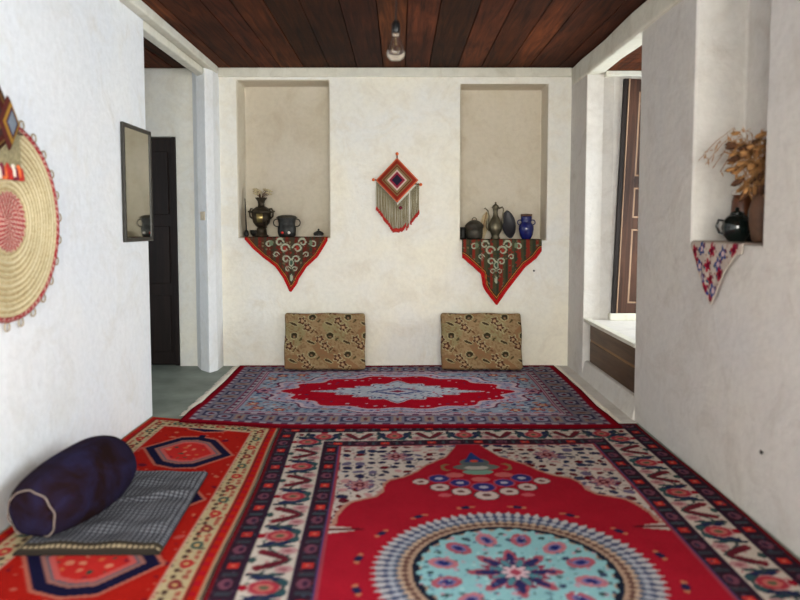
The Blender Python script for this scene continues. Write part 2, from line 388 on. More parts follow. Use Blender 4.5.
        scatter(p, g, u, v, 0.026, [(92, 70, 90), (110, 50, 60), (70, 80, 100)], 0.004, 0.008, 0.5, 19); p.f(g & (abs(abs(g1) - 0.060) < 0.004) & (abs(gc) < 0.028), (70, 84, 92))
    for d0, d1, col in ((0, 0.018, (122, 30, 38)), (0.095, 0.103, (60, 40, 60)), (0.277, 0.285, (66, 48, 70)), (0.362, 0.367, (84, 72, 120)), (0.367, 0.380, (176, 70, 84))):
        p.f((de >= d0) & (de < d1), col)
    return p.c

def left_rug_pat(u, v):
    W, L = 0.46, 1.85
    p = Pat(u.shape, (192, 36, 28)); du, dv = W - abs(u), L - abs(v); de = np.minimum(du, dv); side = du < dv; s = np.where(side, v, u)
    full = np.ones(u.shape, bool); fld = de > 0.17
    scatter(p, fld, u, v, 0.05, [(214, 110, 90), (150, 30, 40)], 0.005, 0.012, 0.35, 37)
    scatter(p, fld, u, v, 0.11, [(206, 90, 80), (120, 30, 50), (214, 120, 90)], 0.010, 0.028, 0.5, 31)
    for k in range(-2, 4):
        v0 = L - 0.574 - 0.608 * (k + 0.0)
        w = v - v0; a_, b_ = 0.262, 0.255
        def hexm(k_): return (abs(w) < b_ * k_) & (abs(u) * 0.62 / (a_ * k_) + abs(w) / (b_ * k_) * 0.62 < 0.72) & (abs(u) < a_ * k_)
        def hx(k_):
            A, B = a_ * k_, b_ * k_
            return polym(u, w, [(-A, 0), (-A * .42, B * .88), (0, B), (A * .42, B * .88), (A, 0), (A * .42, -B * .88), (0, -B), (-A * .42, -B * .88)])
        p.f(fld & hx(1.07), (206, 116, 96)); p.f(fld & hx(1.0), (32, 30, 62)); p.f(fld & hx(0.78), (176, 120, 110)); p.f(fld & hx(0.70), (110, 110, 120)); p.f(fld & hx(0.66), (222, 104, 98)); p.f(fld & hx(0.56), (216, 52, 48))
        scatter(p, fld & hx(0.54), u, v, 0.05, [(232, 140, 110), (150, 40, 60), (226, 110, 70), (70, 84, 70)], 0.010, 0.020, 0.75, 41)
        p.f(fld & (abs(u - 0.01) < 0.018) & (abs(w - 0.268) < 0.022), (32, 30, 62))
    # borders
    p.f(de < 0.17, (196, 60, 44)); p.f((de > 0.158) & (de < 0.166), (224, 170, 150))
    g = (de < 0.155) & (de > 0.055); p.f(g, (214, 194, 150)); scatter(p, g, u, v, 0.036, [(196, 70, 60), (120, 110, 90), (206, 120, 90), (150, 90, 70)], 0.006, 0.014, 0.85, 33); gc = de - 0.105; g1 = (s % 0.15) - 0.075; alt = np.floor(s / 0.15) % 3
    for q, c in enumerate(((206, 60, 60), (86, 104, 92), (150, 60, 60))): p.f(g & (alt == q) & ell(g1, gc, 0, 0, 0.034, 0.026), c)
    p.f(g & ell(g1, gc, 0, 0, 0.012, 0.010), (224, 180, 120))
    p.f(g & ell(abs(g1), gc, 0.052, 0.022, 0.016, 0.011), (96, 70, 60)); p.f(g & ell(abs(g1), gc, 0.056, -0.024, 0.016, 0.011), (190, 110, 90))
    g = (de < 0.052); p.f(g, (204, 44, 26)); p.f(g & (de < 0.045) & (de > 0.018) & (((s % 0.07)) < 0.03), (196, 30, 44)); p.f(g & (de > 0.046), (96, 50, 50)); p.f(de < 0.012, (190, 150, 120))
    return p.c

def back_rug_pat(u, v):
    W, L = 1.36, 0.91
    p = Pat(u.shape, (150, 158, 178)); du, dv = W - abs(u), L - abs(v); de = np.minimum(du, dv); side = du < dv; s = np.where(side, v, u)
    full = np.ones(u.shape, bool); fld = de > 0.30
    p.f(fld, (168, 182, 200))
    scatter(p, fld, u, v, 0.058, [(74, 84, 128), (206, 212, 222), (180, 84, 96), (98, 128, 168), (206, 150, 130), (60, 66, 100)], 0.013, 0.026, 0.95, 51)
    scatter(p, fld, u + .03, v + .02, 0.058, [(220, 224, 230), (84, 100, 150), (190, 70, 84)], 0.006, 0.013, 0.7, 61)
    # outlined corner band
    def lob(k, A=0.90, B=0.53):
        a = np.arctan2(v / B, u / A); r = np.sqrt((u / A) ** 2 + (v / B) ** 2)
        R = 1.0 / (abs(np.cos(a)) ** 1.75 + abs(np.sin(a)) ** 1.75) ** (1 / 1.75)
        R = R * (1 + 0.055 * np.cos(14 * a)); return r < R * k
    p.f(fld & lob(1.12), (120, 50, 84)); p.f(fld & lob(1.095), (228, 206, 216)); p.f(fld & lob(1.055), (186, 180, 206))
    scatter(p, fld & lob(1.04), u, v, 0.05, [(90, 90, 140), (190, 60, 80), (140, 160, 190)], 0.012, 0.022, 0.95, 71)
    p.f(fld & lob(0.95), (226, 200, 210)); p.f(fld & lob(0.91), (196, 16, 42))
    scatter(p, fld & lob(0.88) & ~lob(0.70), u, v, 0.062, [(206, 190, 206), (96, 50, 90)], 0.007, 0.016, 0.6, 81)
    def dia(k, A=0.60, B=0.31, q=0.95):
        a = np.arctan2(v / B, u / A); r = np.sqrt((u / A) ** 2 + (v / B) ** 2)
        R = 1.0 / (abs(np.cos(a)) ** q + abs(np.sin(a)) ** q) ** (1 / q) * (1 + 0.09 * np.cos(16 * a)); return r < R * k
    for sg in (-1, 1):
        flower(p, fld, u, v, sg * 0.99, 0, 0.06, 6, (206, 150, 170), (90, 50, 90), (150, 30, 60))
    p.f(dia(1.0), (214, 210, 222)); p.f(dia(0.94), (120, 70, 110)); p.f(dia(0.90), (206, 212, 224))
    scatter(p, dia(0.86), u, v, 0.05, [(110, 130, 170), (190, 80, 100), (236, 238, 240), (84, 96, 140)], 0.009, 0.02, 0.8, 91)
    p.f(dia(0.36), (104, 112, 160)); p.f(dia(0.24), (206, 206, 218)); p.f(dia(0.12), (150, 50, 80))
    # corners of warm flowers
    for sg in (-1, 1):
        for tg in (-1, 1):
            for (x, y) in ((0.93, 0.50), (0.78, 0.53), (0.99, 0.38)):
                flower(p, fld, u, v, sg * x, tg * y, 0.045, 7, (206, 110, 90), (240, 210, 180), (120, 70, 80))
    # borders
    g = (de > 0.085) & (de < 0.235); p.f(g, (140, 134, 152)); gc = de - 0.16; g1 = (s % 0.2) - 0.1
    p.f(g & (abs(g1) < 0.055) & (abs(gc) < 0.052), (70, 68, 98)); p.f(g & ell(g1, gc, 0, 0, 0.045, 0.04), (170, 168, 186)); p.f(g & ell(g1, gc, 0, 0, 0.022, 0.02), (120, 50, 70))
    p.f(g & (abs(abs(g1) - 0.082) < 0.010) & (abs(gc) < 0.055), (176, 152, 140)); p.f(g & ell(abs(g1), gc, 0.1, 0, 0.012, 0.03), (120, 60, 70))
    for d0, d1 in ((0.045, 0.085), (0.235, 0.275)):
        g = (de > d0) & (de < d1); p.f(g, (190, 182, 190)); p.f(g & ((s % 0.09) < 0.045) & (abs(de - (d0 + d1) / 2) < 0.013), (108, 70, 100)); p.f(g & (abs(de - d0 - .003) < 0.004), (150, 50, 80))
    p.f((de > 0.275) & (de < 0.30), (148, 60, 90)); p.f((de > 0.282) & (de < 0.292), (214, 180, 200))
    p.f(de < 0.045, (160, 8, 30)); p.f(de < 0.010, (110, 14, 28))
    return p.c

def rug(name, quad, W, L, step, pat, thick, z0, label, cat='rug', parent=None, wav=0.0015, lift=None, bend=0.0):
    """quad: near-left, near-right, far-right, far-left"""
    nx, ny = int(2 * W / step), int(2 * L / step)
    a = np.concatenate([[0], np.linspace(0, 1, nx), [1]]); b_ = np.concatenate([[0], np.linspace(0, 1, ny), [1]])
    A, B = np.meshgrid(a, b_); q = np.array(quad)
    XY = ((1 - A) * (1 - B))[..., None] * q[0] + (A * (1 - B))[..., None] * q[1] + (A * B)[..., None] * q[2] + ((1 - A) * B)[..., None] * q[3]
    Z = np.full(A.shape, z0 + thick) + wav * np.sin(XY[..., 0] * 7 + XY[..., 1] * 3) * np.sin(XY[..., 1] * 5.3 + 1)
    e = wav * 2.2 * np.sin(B * 41 + 1) * (np.minimum(A, 1 - A) == 0) * 0
    Z[0, :] = Z[-1, :] = z0; Z[:, 0] = Z[:, -1] = z0
    if lift: Z = Z + lift(XY[..., 1])
    XY[..., 0] += 0.006 * np.sin(XY[..., 1] * 4.2 + 1) * np.clip(1 - 4 * np.minimum(A, 1 - A), 0, 1)
    XY[..., 1] += 0.006 * np.sin(XY[..., 0] * 5.2) * np.clip(1 - 4 * np.minimum(B, 1 - B), 0, 1)
    XY[..., 1] += (1 - B) * bend * np.clip((0.26 - A) / 0.26, 0, 1) ** 1.4
    U = (A * 2 - 1) * W * 0.9999; V = (B * 2 - 1) * L * 0.9999
    cols = pat(U, V); cols = cols * (1 + 0.10 * (np.random.RandomState(3).rand(*A.shape) - 0.5))[..., None]
    o = grid_obj(name, np.dstack([XY, Z]), cols, M['wool_attr'], parent)
    if label: tag(o, label, cat)
    return o

# ================================================================== SETTING
BW = 5.966; CH = 2.565
struct('floor', bx(-3.4, 3.4, -2.0, BW + 0.5, -0.1, 0.0), M['cement'])
# ceiling: boards running away from the camera
bm = bmesh.new(); x = -3.3; cl = []; rnd = random.Random(5)
while x < 3.3:
    w = rnd.uniform(0.17, 0.26); n0 = len(bm.verts); dz = rnd.uniform(0, 0.004)
    box(bm, x, x + w - 0.007, -2.0, BW + 0.4, CH + dz, CH + 0.04)
    k = rnd.uniform(0.55, 1.5); cl += [(k, k * rnd.uniform(0.85, 1.0), k * rnd.uniform(0.75, 1.0))] * 8
    x += w
box(bm, -3.4, 3.5, -2.0, BW + 0.4, CH + 0.04, CH + 0.12); cl += [(0.35, 0.35, 0.35)] * 8
ce = struct('ceiling', bm, M['ceil'])
cl_np = np.array(cl); paint(ce, lambda co: cl_np)

wb = struct('wall_back', bx(-3.4, 3.4, BW, BW + 0.45, -0.1, CH), M['plaster_back'])
def niche_cut(x0, x1, z0, z1, d, splay):
    bm = bmesh.new(); y0, y1 = BW - 0.05, BW + d
    f = -splay * 0.05 / d
    a = [(x0 + f, y0), (x1 - f, y0), (x1 - splay, y1), (x0 + splay, y1)]
    prism(bm, a, z0, z1); return (bm,)
cut(wb, [niche_cut(-1.390, -0.608, 1.12, 2.458, 0.27, 0.005), niche_cut(0.519, 1.264, 1.10, 2.428, 0.27, 0.0),
         (-2.78, -1.925, BW - 0.05, BW + 0.12, -0.02, 1.985)])
M['plaster_niche_shaded'] = plaster('plaster_niche_shaded', rgb(206, 197, 176), rgb(214, 206, 190), rgb(196, 184, 162), 6.2)  # tan niche plaster; its darker tone also paints in the recess shade
wb.data.materials.append(M['plaster_niche_shaded'])
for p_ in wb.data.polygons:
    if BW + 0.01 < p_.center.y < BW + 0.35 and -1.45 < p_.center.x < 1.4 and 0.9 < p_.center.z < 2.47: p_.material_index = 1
wl = struct('wall_left', bx(-1.92, -1.60, -2.0, 4.406, -0.05, CH), M['plaster_left'], bev=0.02)
bm = bmesh.new(); prism(bm, [(-1.585, 5.685), (-1.545, 5.78), (-1.542, BW + 0.02), (-1.78, BW + 0.02), (-1.690, 5.80)], -0.02, CH - 0.02)
struct('wall_left_corner', bm, M['plaster_left'], bev=0.015)
wc = struct('wall_corridor', bx(-3.4, -3.25, 2.6, BW, -0.05, CH), M['plaster_left']); cut(wc, [(-3.5, -3.2, 3.6, 4.9, 0.7, 2.1)])
struct('wall_corridor_near', bx(-3.3, -1.92, 2.6, 2.75, -0.05, CH), M['plaster_left'])
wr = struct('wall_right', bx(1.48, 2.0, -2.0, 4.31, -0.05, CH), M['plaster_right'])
bm = bmesh.new(); prism(bm, [(1.40, 2.825), (1.40, 3.518), (1.73, 3.500), (1.73, 2.825)], 1.145, 2.42)
cut(wr, [(bm,), (1.3, 2.3, 0.1, 1.5, 0.85, 2.15)])  # wall niche, plus an unseen opening added for the side lamp
bm = bmesh.new()
prism(bm, [(1.468, 5.50), (1.60, 5.50), (1.672, 5.465), (3.20, 5.465), (3.20, BW + 0.02), (1.462, BW + 0.02)], -0.02, CH - 0.005)
struct('wall_right_far', bm, M['plaster_right'], bev=0.008)
wa = struct('wall_alcove', bx(3.18, 3.40, 4.0, BW, -0.05, CH), M['plaster_right']); cut(wa, [(3.1, 3.5, 4.45, 5.30, 0.75, 2.25)])
struct('wall_alcove_near', bx(1.95, 3.2, 4.16, 4.31, -0.05, CH), M['plaster_right'])
wf = struct('wall_front', bx(-1.92, 2.0, -2.2, -2.0, -0.05, CH), M['plaster_back'])
cut(wf, [(-1.2, -0.1, -2.3, -1.9, 0.7, 2.2), (0.2, 1.3, -2.3, -1.9, 0.7, 2.2)])  # unseen openings added behind the camera to let the front lamps in

# recess on the right: raised sill, plinth, riser panel, soffit bar
struct('wall_right_sill', bx(1.535, 3.19, 4.30, 5.48, -0.02, 0.475), M['plaster_right'], bev=0.012)
struct('trim_1', bx(1.475, 1.535, 4.29, 5.51, 0.455, 0.482), M['plaster_trim'], bev=0.006)
bm = bmesh.new()
pl = [(1.462, -0.01), (1.540, -0.01), (1.540, 0.145), (1.488, 0.140)]
a = [bm.verts.new((x, 4.28, z)) for x, z in pl]; t = [bm.verts.new((x, 5.52, z)) for x, z in pl]
bm.faces.new(a); bm.faces.new(t[::-1])
for i in range(4): bm.faces.new((a[i], t[i], t[(i + 1) % 4], a[(i + 1) % 4]))
struct('baseboard_right', bm, M['plaster_right'], bev=0.01)
r_ = thing('riser_panel', 'dark brown wooden panel under the white ledge of the doorway recess', 'panel', (1.515, 4.31, 0.145))
obj('board', bx(-0.005, 0.02, 0, 1.125, 0, 0.16), M['riser'], r_, bev=0.003)
obj('board', bx(-0.005, 0.02, 0, 1.125, 0.18, 0.31), M['riser'], r_, bev=0.003)
tag_ = obj('batten', bx(-0.001, 0.02, 0, 1.125, 0.16, 0.18), M['riser_line'], r_, bev=0.002); tag_['label'] = 'paler brown strip'
struct('floor_edge', bx(1.352, 1.475, 4.22, BW, -0.005, 0.004), M['plaster_right'])
# beams and cornice
bm = bmesh.new(); box(bm, -1.60, -1.53, -1.99, 5.90, 2.500, 2.563)
struct('trim_2', bm, M['plaster_trim'], bev=0.012)
bm = bmesh.new(); box(bm, -1.68, -1.602, 4.40, 5.88, 2.455, 2.53)
struct('trim_3', bm, M['plaster_trim'], bev=0.012)
bm = bmesh.new(); n = 26
prev = None
for i in range(n + 1):
    y = -1.99 + (BW + 1.98) * i / n; w = 0.006 * math.sin(i * 1.7) + 0.004 * math.sin(i * 0.6)
    q = [bm.verts.new(c) for c in ((1.452 + w, y, 2.56), (1.60, y, 2.56), (1.60, y, 2.41 + w), (1.457 + w, y, 2.405 + w))]
    if prev:
        for k in range(4): bm.faces.new((prev[k], prev[(k + 1) % 4], q[(k + 1) % 4], q[k]))
    else: bm.faces.new(q)
    prev = q
bm.faces.new(prev[::-1])
struct('trim_4', bm, M['plaster_trim'], bev=0.02)
struct('trim_5', bx(-1.56, 1.46, BW - 0.022, BW + 0.01, 2.485, 2.563), M['plaster_trim'], bev=0.01)
struct('trim_6', bx(1.60, 3.18, 5.435, 5.50, 2.385, 2.425), M['plaster_trim'], bev=0.006)
bm = bmesh.new(); y = 4.31; cl = []; rnd = random.Random(8)
while y < 5.45:
    w = rnd.uniform(0.10, 0.17); y1 = min(y + w, 5.50); box(bm, 1.57, 3.18, y, y1 - 0.006, 2.430, 2.47); k = rnd.uniform(0.9, 1.7); cl += [(k, k * 0.9, k * 0.75)] * 8; y = y1
ca = struct('ceiling_alcove', bm, M['ceil']); ca_np = np.array(cl); paint(ca, lambda co: ca_np)

# dark door of the corridor
d = struct('door_1', bx(-2.775, -1.930, BW + 0.035, BW + 0.08, 0.004, 1.98), M['door_dark'], bev=0.003)
for x0, x1 in ((-2.70, -2.40), (-2.29, -2.00)):
    for z0, z1 in ((0.12, 0.62), (0.72, 1.22), (1.32, 1.86)):
        obj('door_panel', bx(x0, x1, BW + 0.02, BW + 0.035, z0, z1), M['door_dark'], d, bev=0.006)
obj('door_frame', bx(-1.960, -1.926, BW + 0.005, BW + 0.035, 0.004, 1.98), M['door_dark'], d, bev=0.003)

# crooked panelled door on the platform of the right recess
d2 = bpy.data.objects.new('door_2', None); C.objects.link(d2); d2['kind'] = 'structure'
d2.location = (1.676, 5.463, 0.530); d2.rotation_euler = (0, math.radians(2.0), 0)
LW, LH = 0.86, 1.835
obj('door_frame', bx(0, 0.035, -0.030, 0.0, 0, LH), M['door_dark'], d2, bev=0.003)
obj('door_frame', bx(LW - 0.035, LW, -0.030, 0.0, 0, LH), M['door_dark'], d2, bev=0.003)
obj('edge_strip', bx(0.036, 0.046, -0.034, 0.0, 0.002, LH), M['door_pale'], d2, bev=0.002)['label'] = 'pale edge with painted highlight'
for x0, x1 in ((0.046, 0.122), (LW - 0.140, LW - 0.036)):
    obj('stile', bx(x0, x1, -0.028, 0.0, 0.004, LH), M['door_brown'], d2, bev=0.003)
ZP = ((0.085, 0.675), (0.760, 1.000), (1.085, 1.740))
for z0, z1 in ((0.004, 0.085), (0.675, 0.760), (1.000, 1.085), (1.740, LH)):
    obj('rail', bx(0.122, LW - 0.140, -0.024, 0.0, z0, z1), M['door_brown'], d2, bev=0.002)
for z0, z1 in ZP:
    obj('door_panel', bx(0.122, LW - 0.140, -0.010, 0.0, z0, z1), M['door_brown'], d2)
    bm = bmesh.new(); a0, a1 = 0.124, LW - 0.142
    for q in ((a0, a0 + .012, z0 + .002, z1 - .002), (a1 - .012, a1, z0 + .002, z1 - .002), (a0 + .012, a1 - .012, z0 + .002, z0 + .014), (a0 + .012, a1 - .012, z1 - .014, z1 - .002)):
        box(bm, q[0], q[1], -0.022, -0.008, q[2], q[3])
    obj('moulding', bm, M['door_pale'], d2)['label'] = 'pale moulding with painted highlight'
struct('trim_7', bx(1.66, 2.62, 5.425, 5.475, 0.474, 0.531), M['plaster_trim'], bev=0.008)

# ================================================================== RUGS
BRY0, BRY1 = 4.165, 5.945
br = thing('back_rug', 'red and blue medallion rug with white side fringes along the back wall', 'rug', (0, 5.05, 0.0))
o = rug('pile', [(-1.365, 4.065 - 5.05), (1.335, 4.065 - 5.05), (1.345, 5.945 - 5.05), (-1.385, 5.945 - 5.05)], 1.36, 0.91, 0.0085, back_rug_pat, 0.010, 0.0, None, parent=br, lift=lambda y: 0.0135 * np.clip((4.60 - 5.05 - y) / 0.25, 0, 1), bend=0.13)
for side in (-1, 1):
    bm = bmesh.new(); rr = random.Random(side)
    for k in range(150):
        y = (4.37 if side < 0 else 4.22) - 5.05 + (1.56 if side < 0 else 1.70) * k / 149
        x0 = -1.365 - 0.02 * k / 149 if side < 0 else 1.338
        l = rr.uniform(0.035, 0.062) * (1.0 if side < 0 else 0.8); dy = rr.uniform(-0.02, 0.02)
        tube(bm, [(x0 - side * 0.0, y, 0.006), (x0 + side * l * 0.5, y + dy * 0.4, 0.007), (x0 + side * l, y + dy, 0.004)], [0.0042, 0.0036, 0.0028], 5)
    f = obj('fringe', bm, M['cotton'], br, smooth=True); f['kind'] = 'stuff'
rug('main_rug', [(-0.575, 0.58), (1.466, 0.58), (1.454, 4.165), (-0.717, 4.085)], 1.07, 1.80, 0.0068, big_rug_pat, 0.012, 0.0,
    'large red rug with a round light blue medallion and cream border')
rug('runner_rug', [(-1.585, 0.55), (-0.585, 0.55), (-0.732, 4.105), (-1.585, 4.345)], 0.46, 1.85, 0.0066, left_rug_pat, 0.010, 0.0,
    'orange-red runner rug with navy hexagons beside the left wall')

# ================================================================== CUSHIONS
def cushion_pat(co):
    u, v = co[:, 0], co[:, 2]; p = Pat(u.shape, (166, 138, 102)); full = np.ones(u.shape, bool)
    n = 0.5 + 0.5 * np.sin(u * 9 + 1.3 * np.sin(v * 7)) * np.sin(v * 11 + 1.7 * np.sin(u * 6))
    p.f(n > 0.66, (152, 114, 80)); p.f(n < 0.34, (158, 144, 104)); p.f((h2(np.floor(u / .011), np.floor(v / .011), 3) > 0.72), (146, 118, 84))
    m = full
    P_ = 0.30
    for i in range(-2, 3):
        for j in range(-3, 4):
            x = i * P_ + (0.15 if j % 2 else 0.0) - 0.04; y = j * 0.155 + 0.25
            for dx, dy, kind in ((0, 0, 0), (0.085, 0.03, 1), (0.045, -0.055, 2), (-0.075, -0.025, 3), (0.09, -0.085, 4)):
                cx_, cy_ = x + dx, y + dy
                if kind in (0, 2):
                    flower(p, m, u, v, cx_, cy_, 0.036, 5, (88, 50, 38), (188, 156, 116), (190, 176, 134), 0.5)
                elif kind == 1:
                    p.f(ell(u, v, cx_, cy_, 0.036, 0.032), (188, 174, 130)); p.f(ell(u, v, cx_, cy_, 0.029, 0.025), (62, 54, 38)); p.f(ell(u, v, cx_, cy_ - 0.008, 0.01, 0.008), (150, 120, 90))
                elif kind == 3:
                    p.f(ell(u, v, cx_, cy_, 0.042, 0.015, -0.4), (186, 172, 128)); p.f(ell(u, v, cx_, cy_, 0.034, 0.010, -0.4), (74, 58, 42))
                else:
                    p.f(ell(u, v, cx_, cy_, 0.036, 0.012, 0.9), (186, 172, 128)); p.f(ell(u, v, cx_, cy_, 0.028, 0.008, 0.9), (98, 66, 42))
            p.f(ell(u, v, x + 0.14, y + 0.0, 0.02, 0.008, 0.8), (84, 72, 44)); p.f(ell(u, v, x - 0.03, y + 0.06, 0.018, 0.007, -0.6), (112, 78, 50))
    p.f(abs(co[:, 1]) > 0.047, (120, 98, 68)) if False else None
    return p.c
def make_cushion():
    hw, hd, hh, r = 0.338, 0.050, 0.236, 0.022
    bm = bmesh.new(); bmesh.ops.create_cube(bm, size=2)
    bmesh.ops.subdivide_edges(bm, edges=bm.edges[:], cuts=79, use_grid_fill=True)
    for v_ in bm.verts:
        x, y, z = v_.co.x * hw, v_.co.y * hd, v_.co.z * hh
        q = Vector((max(-hw + r, min(hw - r, x)), max(-hd + r, min(hd - r, y)), max(-hh + r, min(hh - r, z))))
        dlt = Vector((x, y, z)) - q
        if dlt.length > 1e-7: q = q + dlt.normalized() * r
        bul = (1 - (x / hw) ** 2) * (1 - (z / hh) ** 2)
        q.y += math.copysign(0.012 * bul, y) if abs(y) > hd * 0.9 else 0
        q.x += 0.003 * math.sin(z * 22); q.z += 0.003 * math.sin(x * 17 + 1)
        v_.co = q + Vector((0, 0, hh))
    o = obj('floor_cushion', bm, M['plush_attr'], smooth=True); paint(o, cushion_pat); return o
c1 = make_cushion(); c2 = c1.copy(); C.objects.link(c2)
for o, x, l, rz in ((c1, -0.632, 'flowered brown floor cushion leaning on the back wall, the left one', 0.01), (c2, 0.685, 'flowered brown floor cushion leaning on the back wall, the right one', -0.01)):
    o.location = (x, 5.73, 0.018); o.rotation_euler = (math.radians(-13), 0, rz); tag(o, l, 'cushion', 'floor cushions against the back wall')

# ================================================================== BOLSTER AND CHECKED MAT
def check_pat(U, V):
    p = Pat(U.shape, (104, 104, 106)); P_ = 0.0235
    a = (U % P_) < 0.0085; b_ = (V % P_) < 0.0085
    p.f(a ^ b_, (72, 72, 78)); p.f(a & b_, (46, 46, 54)); p.f((~a) & (~b_), (134, 136, 142))
    hem = V < 0.012; p.f(hem, (70, 62, 50)); p.f((V < -0.022) & (V > -0.056) & ~a, (176, 158, 126)); p.f(V < -0.066, (50, 44, 38))
    return p.c
def make_mat():
    nx, ny = 210, 290
    a = np.linspace(0, 1, nx); t = np.linspace(-0.10, 1, ny)     # t<0 : front hem folding to the floor
    A, T = np.meshgrid(a, t); q = np.array([(-1.430, 2.515), (-0.890, 2.520), (-0.940, 3.31), (-1.45, 3.33)])
    B = np.clip(T, 0, 1)
    XY = ((1 - A) * (1 - B))[..., None] * q[0] + (A * (1 - B))[..., None] * q[1] + (A * B)[..., None] * q[2] + ((1 - A) * B)[..., None] * q[3]
    edge = np.minimum(np.minimum(A, 1 - A) * 0.6, np.minimum(np.clip((T + 0.10) / 1.1, 0, 1), 1 - B) * 0.85)
    h = 0.024 * np.clip(edge / 0.035, 0, 1) ** 0.5
    h = h + 0.012 * np.exp(-((XY[..., 1] - 2.95 - 0.35 * (XY[..., 0] + 1.15)) / 0.03) ** 2) * np.clip(edge / 0.06, 0, 1) * np.clip((XY[..., 0] + 1.35) / 0.1, 0, 1)
    h = h + 0.004 * np.sin(XY[..., 0] * 30 + 2 * np.sin(XY[..., 1] * 13)) * np.clip(edge / 0.06, 0, 1) + 0.003 * np.sin(XY[..., 1] * 38)* np.clip(edge / 0.06, 0, 1)
    XY[..., 1] += -0.045 * np.clip(-T / 0.10, 0, 1) ** 0.7
    Z = 0.0135 + h
    return grid_obj('checked_mat', np.dstack([XY, Z]), check_pat((A - 0.5) * 0.62, T * 0.86), M['cloth_attr'])
mt = make_mat(); tag(mt, 'thin padded mat in small grey and black checks under the dark bolster', 'mat')
bo = thing('bolster', 'dark navy velvet bolster pillow with grey piping lying by the left wall', 'pillow', (-1.412, 2.575, 0.118))
dirv = Vector((-1.305, 3.06, 0.162)) - Vector((-1.412, 2.575, 0.118))
Mb = dirv.to_track_quat('Z', 'Y').to_matrix().to_4x4()
prof = [(0.0001, -0.020), (0.04, -0.022), (0.080, -0.014), (0.100, 0.0), (0.120, 0.022), (0.140, 0.07), (0.152, 0.14), (0.158, 0.22), (0.158, 0.30), (0.154, 0.38), (0.146, 0.44), (0.128, 0.50), (0.095, 0.535), (0.05, 0.55), (0.0001, 0.553)]
bm = bmesh.new(); lathe(bm, prof, 48)
for v_ in bm.verts:
    a = math.atan2(v_.co.y, v_.co.x); k = 1 + 0.018 * math.sin(3 * a + v_.co.z * 9) + 0.014 * math.sin(5 * a - v_.co.z * 17) + 0.012 * math.sin(v_.co.z * 31 + 2 * a)
    v_.co.x *= k; v_.co.y *= k; v_.co = Mb @ v_.co
    if v_.co.z < -0.079: v_.co.z = -0.079 + (v_.co.z + 0.079) * 0.03
obj('body', bm, M['velvet'], bo, smooth=True, sub=1)
bm = bmesh.new(); pts = [Mb @ Vector((0.103 * math.cos(t), 0.103 * math.sin(t), 0.0 + 0.004 * math.sin(9 * t))) for t in [2 * PI * k / 48 for k in range(48)]]

for q_ in pts: q_.z = max(q_.z, -0.076)
tube(bm, pts, 0.0036, 8, True); obj('piping', bm, M['piping'], bo, smooth=True)['label'] = 'thin pale grey piping'

# ================================================================== MIRROR
mi = thing('wall_mirror', 'tall narrow mirror in a thin black frame on the left wall', 'mirror', (-1.598, 4.205, 1.475))
fw, fh, ft = 0.222, 0.345, 0.024
bm = bmesh.new()
for a in ((-fw, -fw + ft, -fh, fh), (fw - ft, fw, -fh, fh), (-fw + ft, fw - ft, fh - ft, fh), (-fw + ft, fw - ft, -fh, -fh + ft)):
    box(bm, 0, 0.018, a[0], a[1], a[2], a[3])
obj('frame', bm, M['blackframe'], mi, bev=0.003)
obj('mirror_glass', bx(0.002, 0.012, -fw + ft - .004, fw - ft + .004, -fh + ft - .004, fh - ft + .004), M['mirror'], mi)

# ================================================================== STRAW MAT on the left wall
wm = thing('woven_wall_mat', 'round straw mat with a red centre and looped red rim on the left wall', 'wall hanging', (-1.598, 2.795, 1.243))
R0 = 0.395
rr_ = np.concatenate([[0.0005], np.linspace(0.004, R0, 130)]); aa_ = np.linspace(0, 2 * PI, 361)
Rg, Ag = np.meshgrid(rr_, aa_)
Xg = 0.016 + 0.003 * np.sin(Rg / 0.0235 * 2 * PI) ; Xg[:, -1] = 0.002
p = Pat(Rg.shape, (208, 190, 146)); u_, v_ = Rg * np.cos(Ag), Rg * np.sin(Ag)
ph = (Rg / 0.0235) % 1
scatter(p, Rg < 9, Ag * 0.55, Rg, 0.018, [(190, 168, 118), (220, 204, 160), (198, 178, 132)], 0.004, 0.012, 0.8, 5)
p.f((ph < 0.16) & (Rg > 0.12), (226, 212, 172)); p.f((ph > 0.62) & (ph < 0.72) & (Rg > 0.12), (168, 144, 98))
cen = Rg < 0.122 + 0.004 * np.sin(Ag * 24); p.f(cen, (164, 34, 50))
st = np.sin(Ag * np.maximum(3, np.round(Rg / 0.0098 / 1.0) * 1.0) * 3 + Rg * 300)
p.f(cen & (st > 0.2), (216, 180, 160))
grid_obj('plaited_disc', np.dstack([Xg, u_, v_]), p.c, M['weave_attr'], wm)
bm = bmesh.new(); N = 200
tube(bm, [(0.014, (R0 + .002) * math.cos(2 * PI * k / N), (R0 + .002) * math.sin(2 * PI * k / N)) for k in range(N)], [0.0115 + 0.002 * math.sin(k * PI / 1.0) for k in range(N)], 8, True)
rim = obj('rim', bm, M['weave_attr'], wm, smooth=True)
def rimc(co):
    a = np.arctan2(co[:, 2], co[:, 1]); p = Pat(a.shape, (158, 32, 44)); p.f(np.sin(a * 78 + co[:, 0] * 500) > 0.55, (214, 176, 160)); return p.c
paint(rim, rimc); rim['label'] = 'red and cream wrapped rim'
for k in range(26):
    a = 2 * PI * k / 26 + 0.05; rc = R0 + 0.030; bm = bmesh.new()
    tube(bm, [(0.012, rc * math.cos(a) + 0.018 * math.cos(t), rc * math.sin(a) + 0.018 * math.sin(t)) for t in [2 * PI * j / 16 for j in range(16)]], 0.0032, 6, True)
    obj('loop', bm, M['twine'], wm, smooth=True)

